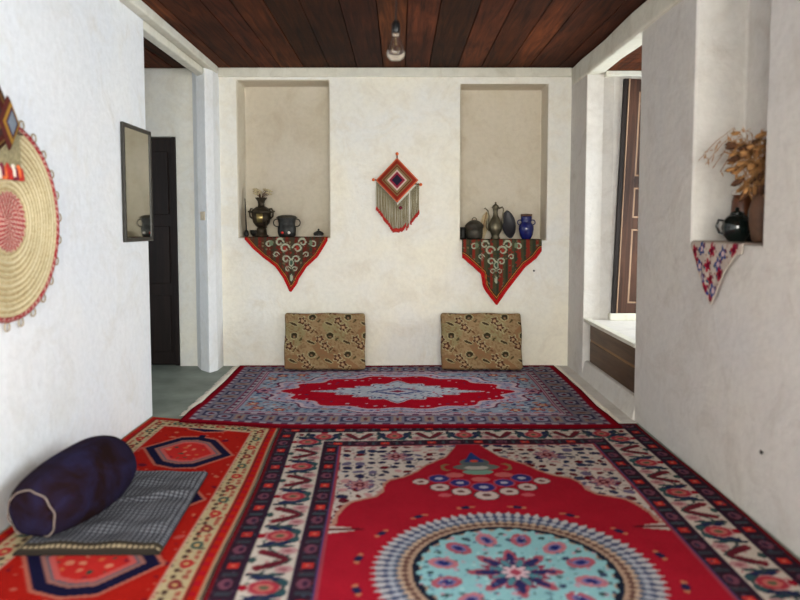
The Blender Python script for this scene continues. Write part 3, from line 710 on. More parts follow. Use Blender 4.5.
# ================================================================== GOD'S EYE hangings
def diamond(name, parent, plane, cx_, cz_, hw, hh, bands, depth, n=64):
    """bands: list of (fraction, colour) from outside in; raised yarn diamond as a coloured grid"""
    s = np.linspace(-1, 1, n); S, T = np.meshgrid(s, s)
    U = (S - T) / 2; V = (S + T) / 2                                # rotated square -> diamond
    k = np.maximum(abs(S), abs(T))
    p = Pat(U.shape, bands[0][1])
    for fr, c in bands: p.f(k < fr, c)
    D = depth * (1 - k ** 6) + 0.002 * np.sin(k * 90)
    D[0, :] = D[-1, :] = 0; D[:, 0] = D[:, -1] = 0
    if plane == 'Y': P = np.dstack([cx_ + U * 2 * hw * 0.5 * 1.0 * 1, -D, cz_ + V * hh])
    else: P = np.dstack([D, cx_ + U * hw, cz_ + V * hh * (np.where(V < 0, 0.5, 1.0) if hw > 0.2 else 1.0)])
    if plane == 'Y': P[..., 0] = cx_ + U * hw
    return grid_obj(name, P, p.c, M['weave_attr'], parent, solidify=0.004)
ge = thing('diamond_wall_hanging', 'orange and red woven diamond with long yarn fringe on the back wall', 'wall hanging', (-0.025, BW - 0.012, 1.613))
diamond('woven_diamond', ge, 'Y', 0, 0, 0.182, 0.190, [(1.0, (222, 112, 74)), (0.92, (150, 44, 30)), (0.74, (132, 112, 70)), (0.68, (116, 40, 30)), (0.60, (136, 122, 84)), (0.47, (222, 190, 180)), (0.38, (150, 36, 62)), (0.26, (36, 34, 54))], 0.020)
for pts in (((-0.200, 0.004, 0.004), (0.200, 0.004, -0.036)), ((0.0, 0.008, 0.222), (0.004, 0.008, -0.19))):
    bm = bmesh.new(); tube(bm, pts, 0.006, 8); obj('stick', bm, M['clay'], ge)
for q in ((-0.203, 0.002, 0.005), (0.203, 0.002, -0.037), (0.0, 0.002, 0.225)):
    bm = bmesh.new(); bmesh.ops.create_icosphere(bm, subdivisions=2, radius=0.014, matrix=Matrix.Translation(q)); obj('pompom', bm, M['orangewool'], ge, smooth=True)
rr = random.Random(4); NS = 62
bm = bmesh.new(); bt = bmesh.new(); bottoms = []
for k in range(NS):
    x = -0.178 + 0.366 * k / (NS - 1)
    ztop = -0.19 * (1 - min(1, abs(x) / 0.182)) - 0.004 - (0.02 if x > 0 else 0)
    f = abs(x - 0.005) / 0.18
    zb = -0.415 + 0.185 * max(0, f - 0.22) / 0.78 + (-0.035 if x > 0.08 else 0) + rr.uniform(-0.006, 0.006)
    if abs(x - 0.105) < 0.006: continue
    tube(bm, [(x, 0.003, ztop), (x + rr.uniform(-.003, .003), 0.0, (ztop + zb) / 2), (x + rr.uniform(-.003, .003), 0.003, zb)], 0.0024, 5)
    tube(bt, [(x, 0.002, zb + 0.006), (x + rr.uniform(-.002, .002), 0.0, zb - 0.028)], [0.0035, 0.0058], 6)
f = obj('yarn_fringe', bm, M['olive'], ge, smooth=True)
f2 = obj('fringe_tips', bt, M['redwool'], ge, smooth=True); f2['label'] = 'red wool ends of the fringe'; f2['kind'] = 'stuff'; f['kind'] = 'stuff'
bm = bmesh.new(); bmesh.ops.create_icosphere(bm, subdivisions=2, radius=0.016, matrix=Matrix.Translation((0.030, -0.012, -0.235))); obj('pompom', bm, M['wine'], ge, smooth=True)

hg = thing('tasselled_wall_hanging', 'dark brown woven diamond hanging with coloured tassels above the straw mat', 'wall hanging', (-1.570, 2.625, 1.615))
diamond('woven_diamond', hg, 'X', 0, 0, 0.245, 0.31, [(1.0, (108, 76, 46)), (0.95, (66, 34, 26)), (0.86, (130, 98, 50)), (0.80, (84, 34, 28)), (0.62, (70, 48, 44)), (0.45, (120, 84, 44)), (0.3, (66, 30, 40))], 0.012)
sm = diamond('small_diamond', hg, 'X', 0.152, 0.02, 0.072, 0.108, [(1.0, (84, 38, 32)), (0.78, (176, 132, 52)), (0.60, (70, 36, 60)), (0.46, (136, 146, 156))], 0.016)
sm.location.x = 0.010; sm['label'] = 'small diamond with a grey-blue centre'
bm = bmesh.new(); tube(bm, [(0.003, -0.26, 0), (0.003, 0.262, -0.012)], 0.006, 8); obj('stick', bm, M['clay'], hg)
bm = bmesh.new(); tube(bm, [(0.003, 0, -0.155), (0.003, 0, 0.345)], 0.006, 8); obj('stick', bm, M['clay'], hg)
rr = random.Random(9)
bm = bmesh.new()
for k in range(60):
    y = -0.24 + 0.48 * k / 59; zt = -0.155 * (1 - abs(y) / 0.245); zb = -0.165
    tube(bm, [(0.004, y, zt), (0.006, y + rr.uniform(-.004, .004), (zt + zb) / 2), (0.004, y + rr.uniform(-.004, .004), zb)], 0.003, 5)
f = obj('yarn_fringe', bm, M['olive'], hg, smooth=True); f['kind'] = 'stuff'
for k in range(25):
    y = -0.24 + 0.48 * k / 24; zb = -0.158 + 0.012 * (k % 2)
    bm = bmesh.new(); lathe(bm, [(0.0001, 0.008), (0.007, 0.004), (0.011, -0.012), (0.014, -0.045), (0.0001, -0.047)], 10, 0.006, y)
    o = obj('tassel', bm, M[('redwool', 'whitewool', 'wine', 'orangewool', 'redwool')[k % 5]], hg, smooth=True)
    o.location.z = zb

# ================================================================== BULB
bu = thing('hanging_bulb', 'clear glass light bulb in a black socket hanging from the ceiling', 'light bulb', (-0.018, 3.05, CH))
zb = -0.618
# heights measured down from the ceiling
bm = bmesh.new(); tube(bm, [(0, 0, 0.0), (0.002, 0, zb / 2), (0, 0, zb + 0.155)], 0.0026, 8); obj('cord', bm, M['blackplastic'], bu)
bm = bmesh.new(); lathe(bm, [(0.0001, -0.0), (0.03, -0.001), (0.036, -0.02), (0.0001, -0.022)], 24); obj('ceiling_cap', bm, M['blackplastic'], bu, smooth=False)
bm = bmesh.new(); lathe(bm, [(0.0001, zb + 0.168), (0.010, zb + 0.165), (0.017, zb + 0.152), (0.0185, zb + 0.125), (0.0175, zb + 0.110), (0.0001, zb + 0.108)], 24); obj('socket', bm, M['blackplastic'], bu, smooth=True)
bm = bmesh.new(); outer = [(0.015, .110), (0.0165, .100), (0.021, .085), (0.030, .062), (0.0385, .040), (0.040, .026), (0.036, .010), (0.025, -.001), (0.012, -.005), (0.0001, -.006)]
inner = [(max(0.0001, r - 0.0022), z + (0.002 if z < 0.03 else 0)) for r, z in outer][::-1]
lathe(bm, [(r, z + zb) for r, z in outer + inner] + [(0.015, .110 + zb)], 32); obj('glass_bulb', bm, M['glass'], bu, smooth=True)
bm = bmesh.new(); tube(bm, [(0.004 * math.cos(t * 4), 0.004 * math.sin(t * 4), zb + 0.11 - 0.004 * t) for t in range(13)], 0.0012, 6)
tube(bm, arc((0, 0, zb + 0.045), 0.017, PI * 0.85, PI * 2.15, 12), 0.0011, 6)
obj('filament', bm, M['brass'], bu, smooth=True)

# ================================================================== LIGHT SWITCH
sw = thing('light_switch', 'small beige light switch on the white corner pillar', 'switch', (-1.630, 5.7365, 1.305), math.radians(-46.3))
obj('plate', bx(-0.032, 0.032, -0.012, 0.004, -0.036, 0.036), M['switch'], sw, bev=0.003)
obj('rocker', bx(-0.012, 0.012, -0.018, -0.010, -0.02, 0.02), M['switch'], sw, bev=0.002)

for loc, ry, rx, l in (((1.481, 2.76, 0.305), -PI / 2, 0, 'small dark nail head low on the right wall above the large rug border'), ((1.16, BW + 0.002, 0.835), 0, PI / 2, 'tiny dark nail head on the back wall right of the long red-bordered cloth')):
    bm = bmesh.new(); lathe(bm, [(0.0001, -0.02), (0.003, -0.02), (0.003, 0.006), (0.009, 0.007), (0.008, 0.011), (0.0001, 0.012)], 12)
    o = obj('nail', bm, M['iron'], None, smooth=True); o.location = loc; o.rotation_euler = (rx, ry, 0); tag(o, l, 'nail')

# ================================================================== CLOTHS on the sills
def scroll(p, m, u, v, cx_, cz_, r, sgn, col):
    du, dv = (u - cx_) * sgn, v - cz_; d = np.sqrt(du * du + dv * dv); a = np.arctan2(dv, du)
    R = r * (0.35 + 0.65 * ((a + PI) / (2 * PI))); p.f(m & (abs(d - R) < r * 0.17), col)
def hang(name, x0, x1, zs, edge, sill_y, depth, pat, label, plane='Y', thick=0.003, amp=0.006, n=90, back=(0, 0)):
    """cloth lying on a sill and hanging over its edge; edge(t) gives the hem drop below the sill for t in 0..1"""
    a = np.linspace(0, 1, n); nb = 12
    rows = []; cols = []
    drop = np.array([edge(t) for t in a]); X = x0 + (x1 - x0) * a
    F = sill_y
    for j in range(nb):                                        # on the sill, back to front
        k = 1 - j / (nb - 1)
        XX = X + k * (back[0] * (1 - a) + back[1] * a)
        rows.append(np.stack([XX, np.full(n, F + depth * k), np.full(n, zs)], -1)); cols.append((X, np.full(n, 0.0) + depth * k))
    r = 0.012
    for j in range(1, 6):
        t = j / 5 * PI / 2
        rows.append(np.stack([X, np.full(n, F - r * math.sin(t)), np.full(n, zs - r + r * math.cos(t))], -1)); cols.append((X, np.full(n, -r * t)))
    m = 110
    for j in range(1, m + 1):
        k = j / m; D = np.maximum(drop - r, 0.0005) * k
        w = amp * np.sin(X * 46 + 1) * np.clip(D / 0.15, 0, 1) + amp * 0.6 * np.sin(X * 23 + D * 8)* np.clip(D / 0.1, 0, 1)
        rows.append(np.stack([X + 0 * w, F - r - abs(amp) * 0.6 * np.clip(D / 0.1, 0, 1) - abs(w) * 0.8, zs - r - D], -1)); cols.append((X, -r - D))
    P = np.array(rows); U = np.array([c[0] for c in cols]); V = np.array([c[1] for c in cols])
    Dr = np.broadcast_to(drop, U.shape)
    c = pat(U, V, Dr, x0, x1)
    if plane == 'X':                                           # swap onto the right wall: x along +Y, front towards -X
        P = np.dstack([P[..., 1], P[..., 0], P[..., 2]])
    o = grid_obj(name, P, c, M['cloth_attr'], solidify=thick); tag(o, label, 'cloth'); return o
def pl_edge(pts):
    def f(t):
        for (a, b_), (c, d) in zip(pts, pts[1:]):
            if t <= c: return b_ + (d - b_) * (t - a) / max(1e-6, c - a)
        return pts[-1][1]
    return f
def seg_dist(u, v, pts):
    best = np.full(u.shape, 9.0)
    for (x0, y0), (x1, y1) in zip(pts, pts[1:]):
        dx, dy = x1 - x0, y1 - y0; t = np.clip(((u - x0) * dx + (v - y0) * dy) / (dx * dx + dy * dy + 1e-12), 0, 1)
        best = np.minimum(best, np.hypot(u - x0 - t * dx, v - y0 - t * dy))
    return best
def paisley_pat(pts, base, alt, stripe, wb_):
    def f(U, V, Dr, x0, x1):
        p = Pat(U.shape, base); full = np.ones(U.shape, bool)
        P = [(x0 + (x1 - x0) * t, -d) for t, d in pts]
        d = seg_dist(U, V, P); cx_ = P[max(range(len(P)), key=lambda i: -P[i][1])][0]
        k = np.floor((U - cx_) / 0.026) % 3
        p.f(k == 0, alt); p.f(k == 1, stripe)
        scatter(p, full, U, V, 0.030, [(56, 72, 58), (128, 116, 88), (150, 50, 40)], 0.005, 0.011, 0.7, 101)
        L_ = (188, 194, 168)
        for sg in (-1, 1):
            for (dx, dz, r) in ((0.055, -0.095, 0.042), (0.10, -0.045, 0.036), (0.045, -0.19, 0.034), (0.19, -0.06, 0.032), (0.03, -0.275, 0.024), (0.13, -0.15, 0.026)):
                scroll(p, full, U, V, cx_ + sg * dx, dz, r, sg, L_)
            p.f(ell(U, V, cx_ + sg * 0.17, -0.05, 0.016, 0.024), (120, 140, 110)); p.f(ell(U, V, cx_ + sg * 0.055, -0.095, 0.014, 0.018), (170, 60, 50))
        p.f(ell(U, V, cx_, -0.22, 0.020, 0.034), L_); p.f(ell(U, V, cx_, -0.22, 0.012, 0.022), (70, 96, 80)); p.f(ell(U, V, cx_, -0.35, 0.012, 0.03), L_)
        p.f((d < wb_ * 1.75) & (d > wb_ * 1.1) & (V < 0), (70, 60, 40)); p.f((d < wb_ * 1.45) & (d > wb_ * 1.25), (222, 130, 60))
        p.f(d < wb_, (204, 34, 34)); p.f((d < wb_ * 0.55) & (d > wb_ * 0.42), (150, 24, 26))
        return p.c
    return f
e1 = [(0, 0.02), (0.10, 0.10), (0.22, 0.175), (0.36, 0.25), (0.46, 0.35), (0.535, 0.470), (0.56, 0.472), (0.63, 0.40), (0.65, 0.36), (0.75, 0.255), (0.88, 0.17), (0.95, 0.09), (1, 0.03)]
hang('printed_cloth', -1.338, -0.624, 1.125, pl_edge(e1), BW - 0.004, 0.20, paisley_pat(e1, (92, 54, 40), (76, 66, 50), (112, 44, 36), 0.022),
     'red-bordered brown and green triangular cloth hanging from the left back niche', amp=0.007, back=(0.02, -0.02))
e2 = [(0, 0.155), (0.02, 0.165), (0.12, 0.225), (0.24, 0.30), (0.26, 0.40), (0.30, 0.45), (0.43, 0.565), (0.45, 0.565), (0.55, 0.46), (0.66, 0.36), (0.80, 0.235), (0.93, 0.165), (1.0, 0.10)]
hang('printed_cloth', 0.535, 1.222, 1.105, pl_edge(e2), BW - 0.004, 0.20, paisley_pat(e2, (84, 80, 56), (60, 66, 50), (140, 52, 40), 0.030),
     'red-bordered paisley cloth with a long point hanging from the right back niche', amp=0.007, back=(0.0, 0.0))
def floral_pat(U, V, Dr, x0, x1):
    p = Pat(U.shape, (214, 198, 184)); full = np.ones(U.shape, bool)
    scatter(p, full, U, V, 0.026, [(190, 160, 150), (222, 214, 206), (150, 110, 100)], 0.004, 0.009, 0.6, 7)
    for i, (x, y, k) in enumerate(((3.02, -.03, 0), (3.12, -.05, 1), (3.23, -.04, 0), (3.34, -.035, 1), (3.42, -.05, 0), (3.40, -.10, 0), (3.35, -.12, 1), (3.26, -.11, 0), (3.16, -.10, 1), (3.31, -.175, 1), (3.23, -.175, 0), (3.28, -.225, 0), (3.20, -.225, 1), (3.25, -.265, 1), (3.23, -.28, 0), (3.14, -.145, 0))):
        c = ((176, 30, 60), (40, 70, 140))[k]; flower(p, full, U, V, x, y, 0.036, 5, c, (230, 200, 200) if k else (110, 10, 40))
        p.f(ell(U, V, x + .03, y - .012, .014, .006, .6), (60, 90, 110)); p.f(ell(U, V, x - .026, y + .014, .014, .006, .6), (120, 60, 80))
    p.f(abs(abs(V + Dr)) < 0.012, (226, 212, 196))
    return p.c
e3 = [(0, 0.045), (0.10, 0.05), (0.28, 0.13), (0.42, 0.22), (0.52, 0.292), (0.56, 0.292), (0.78, 0.165), (0.94, 0.07), (1, 0.03)]
hang('floral_cloth', 2.945, 3.465, 1.150, pl_edge(e3), 1.476, 0.17, floral_pat, 'cream triangular cloth with blue and crimson flowers hanging from the right wall niche', plane='X', amp=0.006)

# ================================================================== OBJECTS, left back niche (sill z 1.12, cloth top about 1.128)
def flip(pts, s): return [(p[0] * s, p[1], p[2]) for p in pts]
ZS = 1.1275
t = thing('samovar', 'dark bronze samovar with a brass front and ear handles in the left back niche', 'samovar', (-1.215, BW + 0.10, ZS))
bm = bmesh.new(); lathe(bm, [(0.0001, 0), (0.060, 0), (0.062, 0.012), (0.048, 0.02), (0.044, 0.05), (0.040, 0.075), (0.030, 0.082), (0.0001, 0.082)], 32); obj('base', bm, M['bronze'], t, smooth=True)
bm = bmesh.new(); lathe(bm, [(0.0001, 0.080), (0.035, 0.082), (0.050, 0.095), (0.072, 0.125), (0.082, 0.17), (0.083, 0.205), (0.091, 0.210), (0.089, 0.222), (0.070, 0.242), (0.044, 0.262), (0.0001, 0.262)], 36); obj('body', bm, M['bronze'], t, smooth=True)
bm = bmesh.new(); lathe(bm, [(0.0001, 0.260), (0.030, 0.262), (0.027, 0.285), (0.032, 0.310), (0.050, 0.335), (0.052, 0.342), (0.042, 0.340), (0.030, 0.32), (0.0001, 0.315)], 32); obj('crown', bm, M['bronze'], t, smooth=True)
for s in (-1, 1):
    bm = bmesh.new(); tube(bm, flip([(0.070, 0, 0.155), (0.098, 0, 0.175), (0.104, 0, 0.215), (0.090, 0, 0.245), (0.066, 0, 0.240)], s), [0.008, 0.009, 0.008, 0.009, 0.007], 8)
    bm2 = bm; tube(bm2, flip([(0.092, 0, 0.215), (0.118, 0, 0.222)], s), [0.010, 0.006], 8); obj('handle', bm2, M['bronze'], t, smooth=True)
bm = bmesh.new(); prof = [(0.0835, z) for z in (0.115, 0.215)]
for i in range(8):
    a0, a1 = -PI / 2 - 0.32 + i * 0.08, -PI / 2 - 0.32 + (i + 1) * 0.08
    v_ = [bm.verts.new((r * math.cos(a) * 1.0, r * math.sin(a), z)) for a, z, r in ((a0, 0.125, .078), (a1, 0.125, .078), (a1, 0.200, .0885), (a0, 0.200, .0885))]; bm.faces.new(v_)
bmesh.ops.remove_doubles(bm, verts=bm.verts, dist=1e-5)
o = obj('front_plate', bm, M['brass'], t, smooth=True); md = o.modifiers.new('s', 'SOLIDIFY'); md.thickness = 0.006; o['label'] = 'bright brass front plate'
bm = bmesh.new(); tube(bm, [(0.045, -0.050, 0.115), (0.055, -0.078, 0.112), (0.058, -0.088, 0.10), (0.058, -0.09, 0.078)], [0.008, 0.007, 0.007, 0.008], 8); tube(bm, [(0.055, -0.078, 0.112), (0.055, -0.078, 0.14), (0.068, -0.082, 0.15)], 0.004, 6); obj('tap', bm, M['bronze'], t, smooth=True)
# dried posy standing in the crown
t = thing('dried_posy', 'small pale dried flower posy standing on top of the samovar', 'dried flowers', (-1.215, BW + 0.10, ZS + 0.318))
rr = random.Random(2); bs, bf = bmesh.new(), []
for k in range(24):
    a = rr.uniform(0, 2 * PI); l = rr.uniform(0.03, 0.10); e = (math.cos(a) * l * 0.85, math.sin(a) * l * 0.35, 0.05 + rr.uniform(0, 0.05))
    tube(bs, [(0, 0, 0), (e[0] * 0.4, e[1] * 0.4, e[2] * 0.6), e], 0.0018, 5)
    b_ = bmesh.new()
    for j in range(6):
        aj = j * PI / 3; q = Vector(e) + Vector((math.cos(aj) * 0.010, math.sin(aj) * 0.007, 0.003 * (j % 2)))
        bmesh.ops.create_icosphere(b_, subdivisions=1, radius=0.0105, matrix=Matrix.Translation(q) @ Matrix.Diagonal((1.2, 1, 0.55, 1)))
    bf.append(b_)
obj('stems', bs, M['seed'], t, smooth=True)
for b_ in bf: obj('flower_head', b_, M['drypale'], t, smooth=True)
# pot
t = thing('two_handled_pot', 'dark metal pot with two ring handles and a rim in the left back niche', 'pot', (-0.990, BW + 0.085, ZS))
bm = bmesh.new(); lathe(bm, [(0.0001, 0), (0.062, 0), (0.074, 0.012), (0.080, 0.04), (0.080, 0.085), (0.072, 0.098), (0.072, 0.118), (0.078, 0.148), (0.082, 0.158), (0.080, 0.162), (0.070, 0.155), (0.066, 0.118), (0.068, 0.09), (0.066, 0.03), (0.0001, 0.012)], 36); obj('body', bm, M['iron'], t, smooth=True)
for s in (-1, 1):
    bm = bmesh.new(); tube(bm, flip(arc((0.084, 0, 0.122), 0.033, -PI * 0.62, PI * 0.62, 12), s), 0.0055, 8); obj('handle', bm, M['tin'], t, smooth=True)
bm = bmesh.new(); lathe(bm, [(0.0001, 0.190), (0.04, 0.189), (0.074, 0.182), (0.092, 0.168), (0.093, 0.163), (0.070, 0.163), (0.0001, 0.163)], 32); obj('lid', bm, M['tin'], t, smooth=True)
for s, mm in ((-0.028, 'redwool'), (0.030, 'whiteclay')):
    bm = bmesh.new(); bmesh.ops.create_icosphere(bm, subdivisions=2, radius=0.013, matrix=Matrix.Translation((s, -0.077, 0.036))); obj('knob', bm, M[mm], t, smooth=True)
# small lidded dish
t = thing('lidded_dish', 'tiny dark domed dish on a pale saucer at the right of the left niche', 'dish', (-0.712, BW + 0.075, ZS))
bm = bmesh.new(); lathe(bm, [(0.0001, 0), (0.040, 0), (0.056, 0.006), (0.057, 0.009), (0.040, 0.006), (0.0001, 0.005)], 28); obj('saucer', bm, M['whiteclay'], t, smooth=True)['label'] = 'pale saucer'
bm = bmesh.new(); lathe(bm, [(0.0001, 0.006), (0.034, 0.007), (0.046, 0.02), (0.046, 0.03), (0.034, 0.042), (0.014, 0.052), (0.006, 0.056), (0.010, 0.064), (0.006, 0.07), (0.0001, 0.071)], 28); obj('lidded_bowl', bm, M['iron'], t, smooth=True)
# slender skewer leaning in corner
t = thing('leaning_ladle', 'slender dark ladle standing upright in the left corner of the left niche', 'ladle', (-1.352, BW + 0.115, ZS))
bm = bmesh.new(); tube(bm, [(0, 0, 0.05), (-0.004, 0.003, 0.20), (-0.010, 0.008, 0.335)], [0.006, 0.0045, 0.004], 8); obj('handle', bm, M['iron'], t, smooth=True)
bm = bmesh.new(); lathe(bm, [(0.0001, 0), (0.012, 0.001), (0.020, 0.012), (0.021, 0.03), (0.015, 0.05), (0.006, 0.06), (0.0001, 0.062)], 20); obj('bowl', bm, M['iron'], t, smooth=True)
# low dark bowl beside the samovar
t = thing('low_bowl', 'low dark iron bowl half hidden behind the samovar foot', 'bowl', (-1.285, BW + 0.20, 1.120))
bm = bmesh.new(); lathe(bm, [(0.0001, 0), (0.03, 0), (0.048, 0.02), (0.056, 0.055), (0.053, 0.055), (0.044, 0.022), (0.0001, 0.01)], 28); o = obj('bowl_body', bm, M['iron'], t, smooth=True); o.location.z = 0.0095

# ================================================================== OBJECTS, right back niche (sill 1.10)
ZR = 1.1075
t = thing('lidded_cauldron', 'squat dull metal pot with a domed handled lid in the right back niche', 'pot', (0.652, BW + 0.10, ZR))
bm = bmesh.new(); lathe(bm, [(0.0001, 0), (0.060, 0), (0.070, 0.010), (0.074, 0.05), (0.074, 0.095), (0.080, 0.10), (0.080, 0.108), (0.0001, 0.108)], 36); obj('body', bm, M['tin'], t, smooth=True)
bm = bmesh.new(); lathe(bm, [(0.0001, 0.108), (0.082, 0.108), (0.084, 0.114), (0.070, 0.135), (0.045, 0.155), (0.020, 0.165), (0.0001, 0.166)], 36); obj('lid', bm, M['tin'], t, smooth=True)
bm = bmesh.new(); tube(bm, arc((0, 0, 0.165), 0.020, 0, PI, 10, sx=1, sz=1.1), 0.0045, 8); obj('lid_handle', bm, M['pewter'], t, smooth=True)
t = thing('copper_jug', 'small dark cup half hidden left of the squat lidded pot', 'cup', (0.560, BW + 0.195, 1.1015))
bm = bmesh.new(); lathe(bm, [(0.0001, 0), (0.030, 0), (0.036, 0.02), (0.030, 0.07), (0.036, 0.11), (0.033, 0.11), (0.026, 0.07), (0.0001, 0.012)], 28); obj('cup_body', bm, M['iron'], t, smooth=True)
t.name = 'small_cup'
t = thing('palm_fan', 'pale plaited pointed fan standing behind the pewter ewer', 'fan', (0.742, BW + 0.215, ZR))
bm = bmesh.new(); poly = [(-0.045, 0), (0.012, 0), (0.045, 0.10), (0.055, 0.20), (0.030, 0.245), (-0.005, 0.20), (-0.04, 0.08)]
fa = [bm.verts.new((x, 0, z)) for x, z in poly]; fb = [bm.verts.new((x, 0.008, z)) for x, z in poly]; bm.faces.new(fa); bm.faces.new(fb[::-1])
for i in range(7): bm.faces.new((fa[i], fb[i], fb[(i + 1) % 7], fa[(i + 1) % 7]))
o = obj('blade', bm, M['beigefan'], t, bev=0.002)
bm = bmesh.new(); tube(bm, [(-0.02, -0.003, 0.004), (0.0, -0.003, 0.1), (0.03, -0.003, 0.235)], 0.004, 6); obj('rib', bm, M['straw'], t)
t = thing('pewter_ewer', 'tall pewter ewer with a long curved spout and handle in the right back niche', 'ewer', (0.835, BW + 0.085, ZR))
bm = bmesh.new(); lathe(bm, [(0.0001, 0), (0.040, 0), (0.044, 0.008), (0.032, 0.02), (0.034, 0.035), (0.052, 0.07), (0.060, 0.10), (0.056, 0.135), (0.038, 0.175), (0.022, 0.205), (0.018, 0.235), (0.024, 0.262), (0.036, 0.275), (0.032, 0.278), (0.0001, 0.272)], 36); obj('body', bm, M['pewter'], t, smooth=True)
bm = bmesh.new(); lathe(bm, [(0.0001, 0.272), (0.030, 0.276), (0.026, 0.292), (0.010, 0.303), (0.006, 0.310), (0.009, 0.318), (0.0001, 0.325)], 28); obj('lid', bm, M['pewter'], t, smooth=True)
bm = bmesh.new(); tube(bm, [(-0.050, 0, 0.075), (-0.072, 0, 0.10), (-0.070, 0, 0.15), (-0.058, 0, 0.20), (-0.066, 0, 0.245), (-0.092, 0, 0.270), (-0.100, 0, 0.262)], [0.012, 0.011, 0.009, 0.007, 0.006, 0.006, 0.005], 10); obj('spout', bm, M['pewter'], t, smooth=True)
bm = bmesh.new(); tube(bm, [(0.030, 0, 0.265), (0.058, 0, 0.280), (0.070, 0, 0.262), (0.062, 0, 0.20), (0.064, 0, 0.15), (0.054, 0, 0.115)], [0.006, 0.007, 0.006, 0.005, 0.006, 0.007], 10); obj('handle', bm, M['pewter'], t, smooth=True)
t = thing('oval_platter', 'inky dark pointed oval platter leaning upright beside the ewer', 'platter', (0.972, BW + 0.125, ZR))
bm = bmesh.new()
prof = [(0.0001, 0.0), (0.6, 0.0), (0.92, 0.014), (1.0, 0.020), (1.0, 0.026), (0.9, 0.020), (0.58, 0.008), (0.0001, 0.008)]
lathe(bm, prof, 40)
for v_ in bm.verts:
    a = math.atan2(v_.co.y, v_.co.x); r = math.hypot(v_.co.x, v_.co.y)
    px = 0.062 * r * math.cos(a); pz = 0.127 * r * math.sin(a) * (1 - 0.0 * r) ; px *= (1 - 0.22 * abs(math.sin(a)) ** 3 * r)
    v_.co = Vector((px, -v_.co.z, pz + 0.127))
o = obj('platter_body', bm, M['inky'], t, smooth=True); o.rotation_euler = (math.radians(-14), math.radians(-6), 0)
t = thing('blue_vase', 'glossy cobalt blue vase with two small ear handles in the right back niche', 'vase', (1.105, BW + 0.085, ZR))
bm = bmesh.new(); lathe(bm, [(0.0001, 0), (0.038, 0), (0.042, 0.006), (0.058, 0.04), (0.066, 0.085), (0.064, 0.115), (0.052, 0.135), (0.044, 0.145), (0.046, 0.160), (0.049, 0.185), (0.049, 0.198), (0.044, 0.198), (0.040, 0.16), (0.040, 0.145), (0.0001, 0.13)], 36); obj('body', bm, M['cobalt'], t, smooth=True)
bm = bmesh.new(); lathe(bm, [(0.0001, 0.197), (0.0485, 0.197), (0.0505, 0.205), (0.050, 0.218), (0.0001, 0.220)], 30); obj('rim', bm, M['clay'], t, smooth=True)['label'] = 'dull brown rim'
for s in (-1, 1):
    bm = bmesh.new(); tube(bm, flip(arc((0.056, 0, 0.145), 0.021, -PI * 0.6, PI * 0.7, 10), s), 0.005, 8); obj('handle', bm, M['cobalt'], t, smooth=True)

# ================================================================== OBJECTS, right wall niche (sill 1.145)
ZW = 1.1535
t = thing('black_teapot', 'glossy black-green round teapot in the right wall niche', 'teapot', (1.556, 3.195, ZW), math.radians(-50))
bm = bmesh.new(); lathe(bm, [(0.0001, 0), (0.034, 0), (0.038, 0.006), (0.056, 0.03), (0.066, 0.062), (0.060, 0.095), (0.040, 0.118), (0.030, 0.124), (0.0001, 0.124)], 36); obj('body', bm, M['blackglaze'], t, smooth=True)
bm = bmesh.new(); lathe(bm, [(0.0001, 0.122), (0.032, 0.124), (0.026, 0.136), (0.008, 0.142), (0.011, 0.152), (0.006, 0.158), (0.0001, 0.159)], 28); obj('lid', bm, M['blackglaze'], t, smooth=True)
bm = bmesh.new(); tube(bm, [(0.052, 0, 0.05), (0.080, 0, 0.07), (0.088, 0, 0.10), (0.100, 0, 0.125)], [0.014, 0.011, 0.008, 0.007], 10); obj('spout', bm, M['blackglaze'], t, smooth=True)
bm = bmesh.new(); tube(bm, [(-0.052, 0, 0.095), (-0.085, 0, 0.10), (-0.094, 0, 0.07), (-0.080, 0, 0.04), (-0.056, 0, 0.035)], 0.006, 8); obj('handle', bm, M['blackglaze'], t, smooth=True)
t = thing('dark_bottle', 'slim dark green bottle behind the black teapot', 'bottle', (1.662, 3.240, 1.1475))
bm = bmesh.new(); lathe(bm, [(0.0001, 0), (0.030, 0), (0.033, 0.01), (0.033, 0.13), (0.026, 0.165), (0.014, 0.195), (0.013, 0.235), (0.017, 0.238), (0.017, 0.25), (0.0001, 0.251)], 28); obj('bottle_body', bm, M['blackglaze'], t, smooth=True)
t = thing('amber_jar', 'amber brown jar with a white lid at the back of the right wall niche', 'jar', (1.662, 3.365, 1.1475))
bm = bmesh.new(); lathe(bm, [(0.0001, 0), (0.040, 0), (0.046, 0.01), (0.050, 0.12), (0.046, 0.20), (0.038, 0.228), (0.0001, 0.23)], 32); obj('body', bm, M['amber'], t, smooth=True)
bm = bmesh.new(); lathe(bm, [(0.0001, 0.228), (0.046, 0.229), (0.048, 0.235), (0.046, 0.250), (0.0001, 0.252)], 32); obj('lid', bm, M['whiteclay'], t, smooth=True)
t = thing('clay_vase', 'tall brown clay vase full of dried plants in the right wall niche', 'vase', (1.600, 3.055, ZW))
bm = bmesh.new(); lathe(bm, [(0.0001, 0), (0.036, 0), (0.042, 0.012), (0.054, 0.08), (0.054, 0.15), (0.040, 0.20), (0.032, 0.225), (0.040, 0.25), (0.036, 0.25), (0.026, 0.222), (0.0001, 0.19)], 36); obj('vase_body', bm, M['clay'], t, smooth=True)
t = thing('dried_grass_bunch', 'spreading bunch of golden brown dried grasses and seed heads in the wall niche', 'dried plants', (1.600, 3.055, ZW + 0.225))
rr = random.Random(12); bs, bl = bmesh.new(), bmesh.new(); heads = []
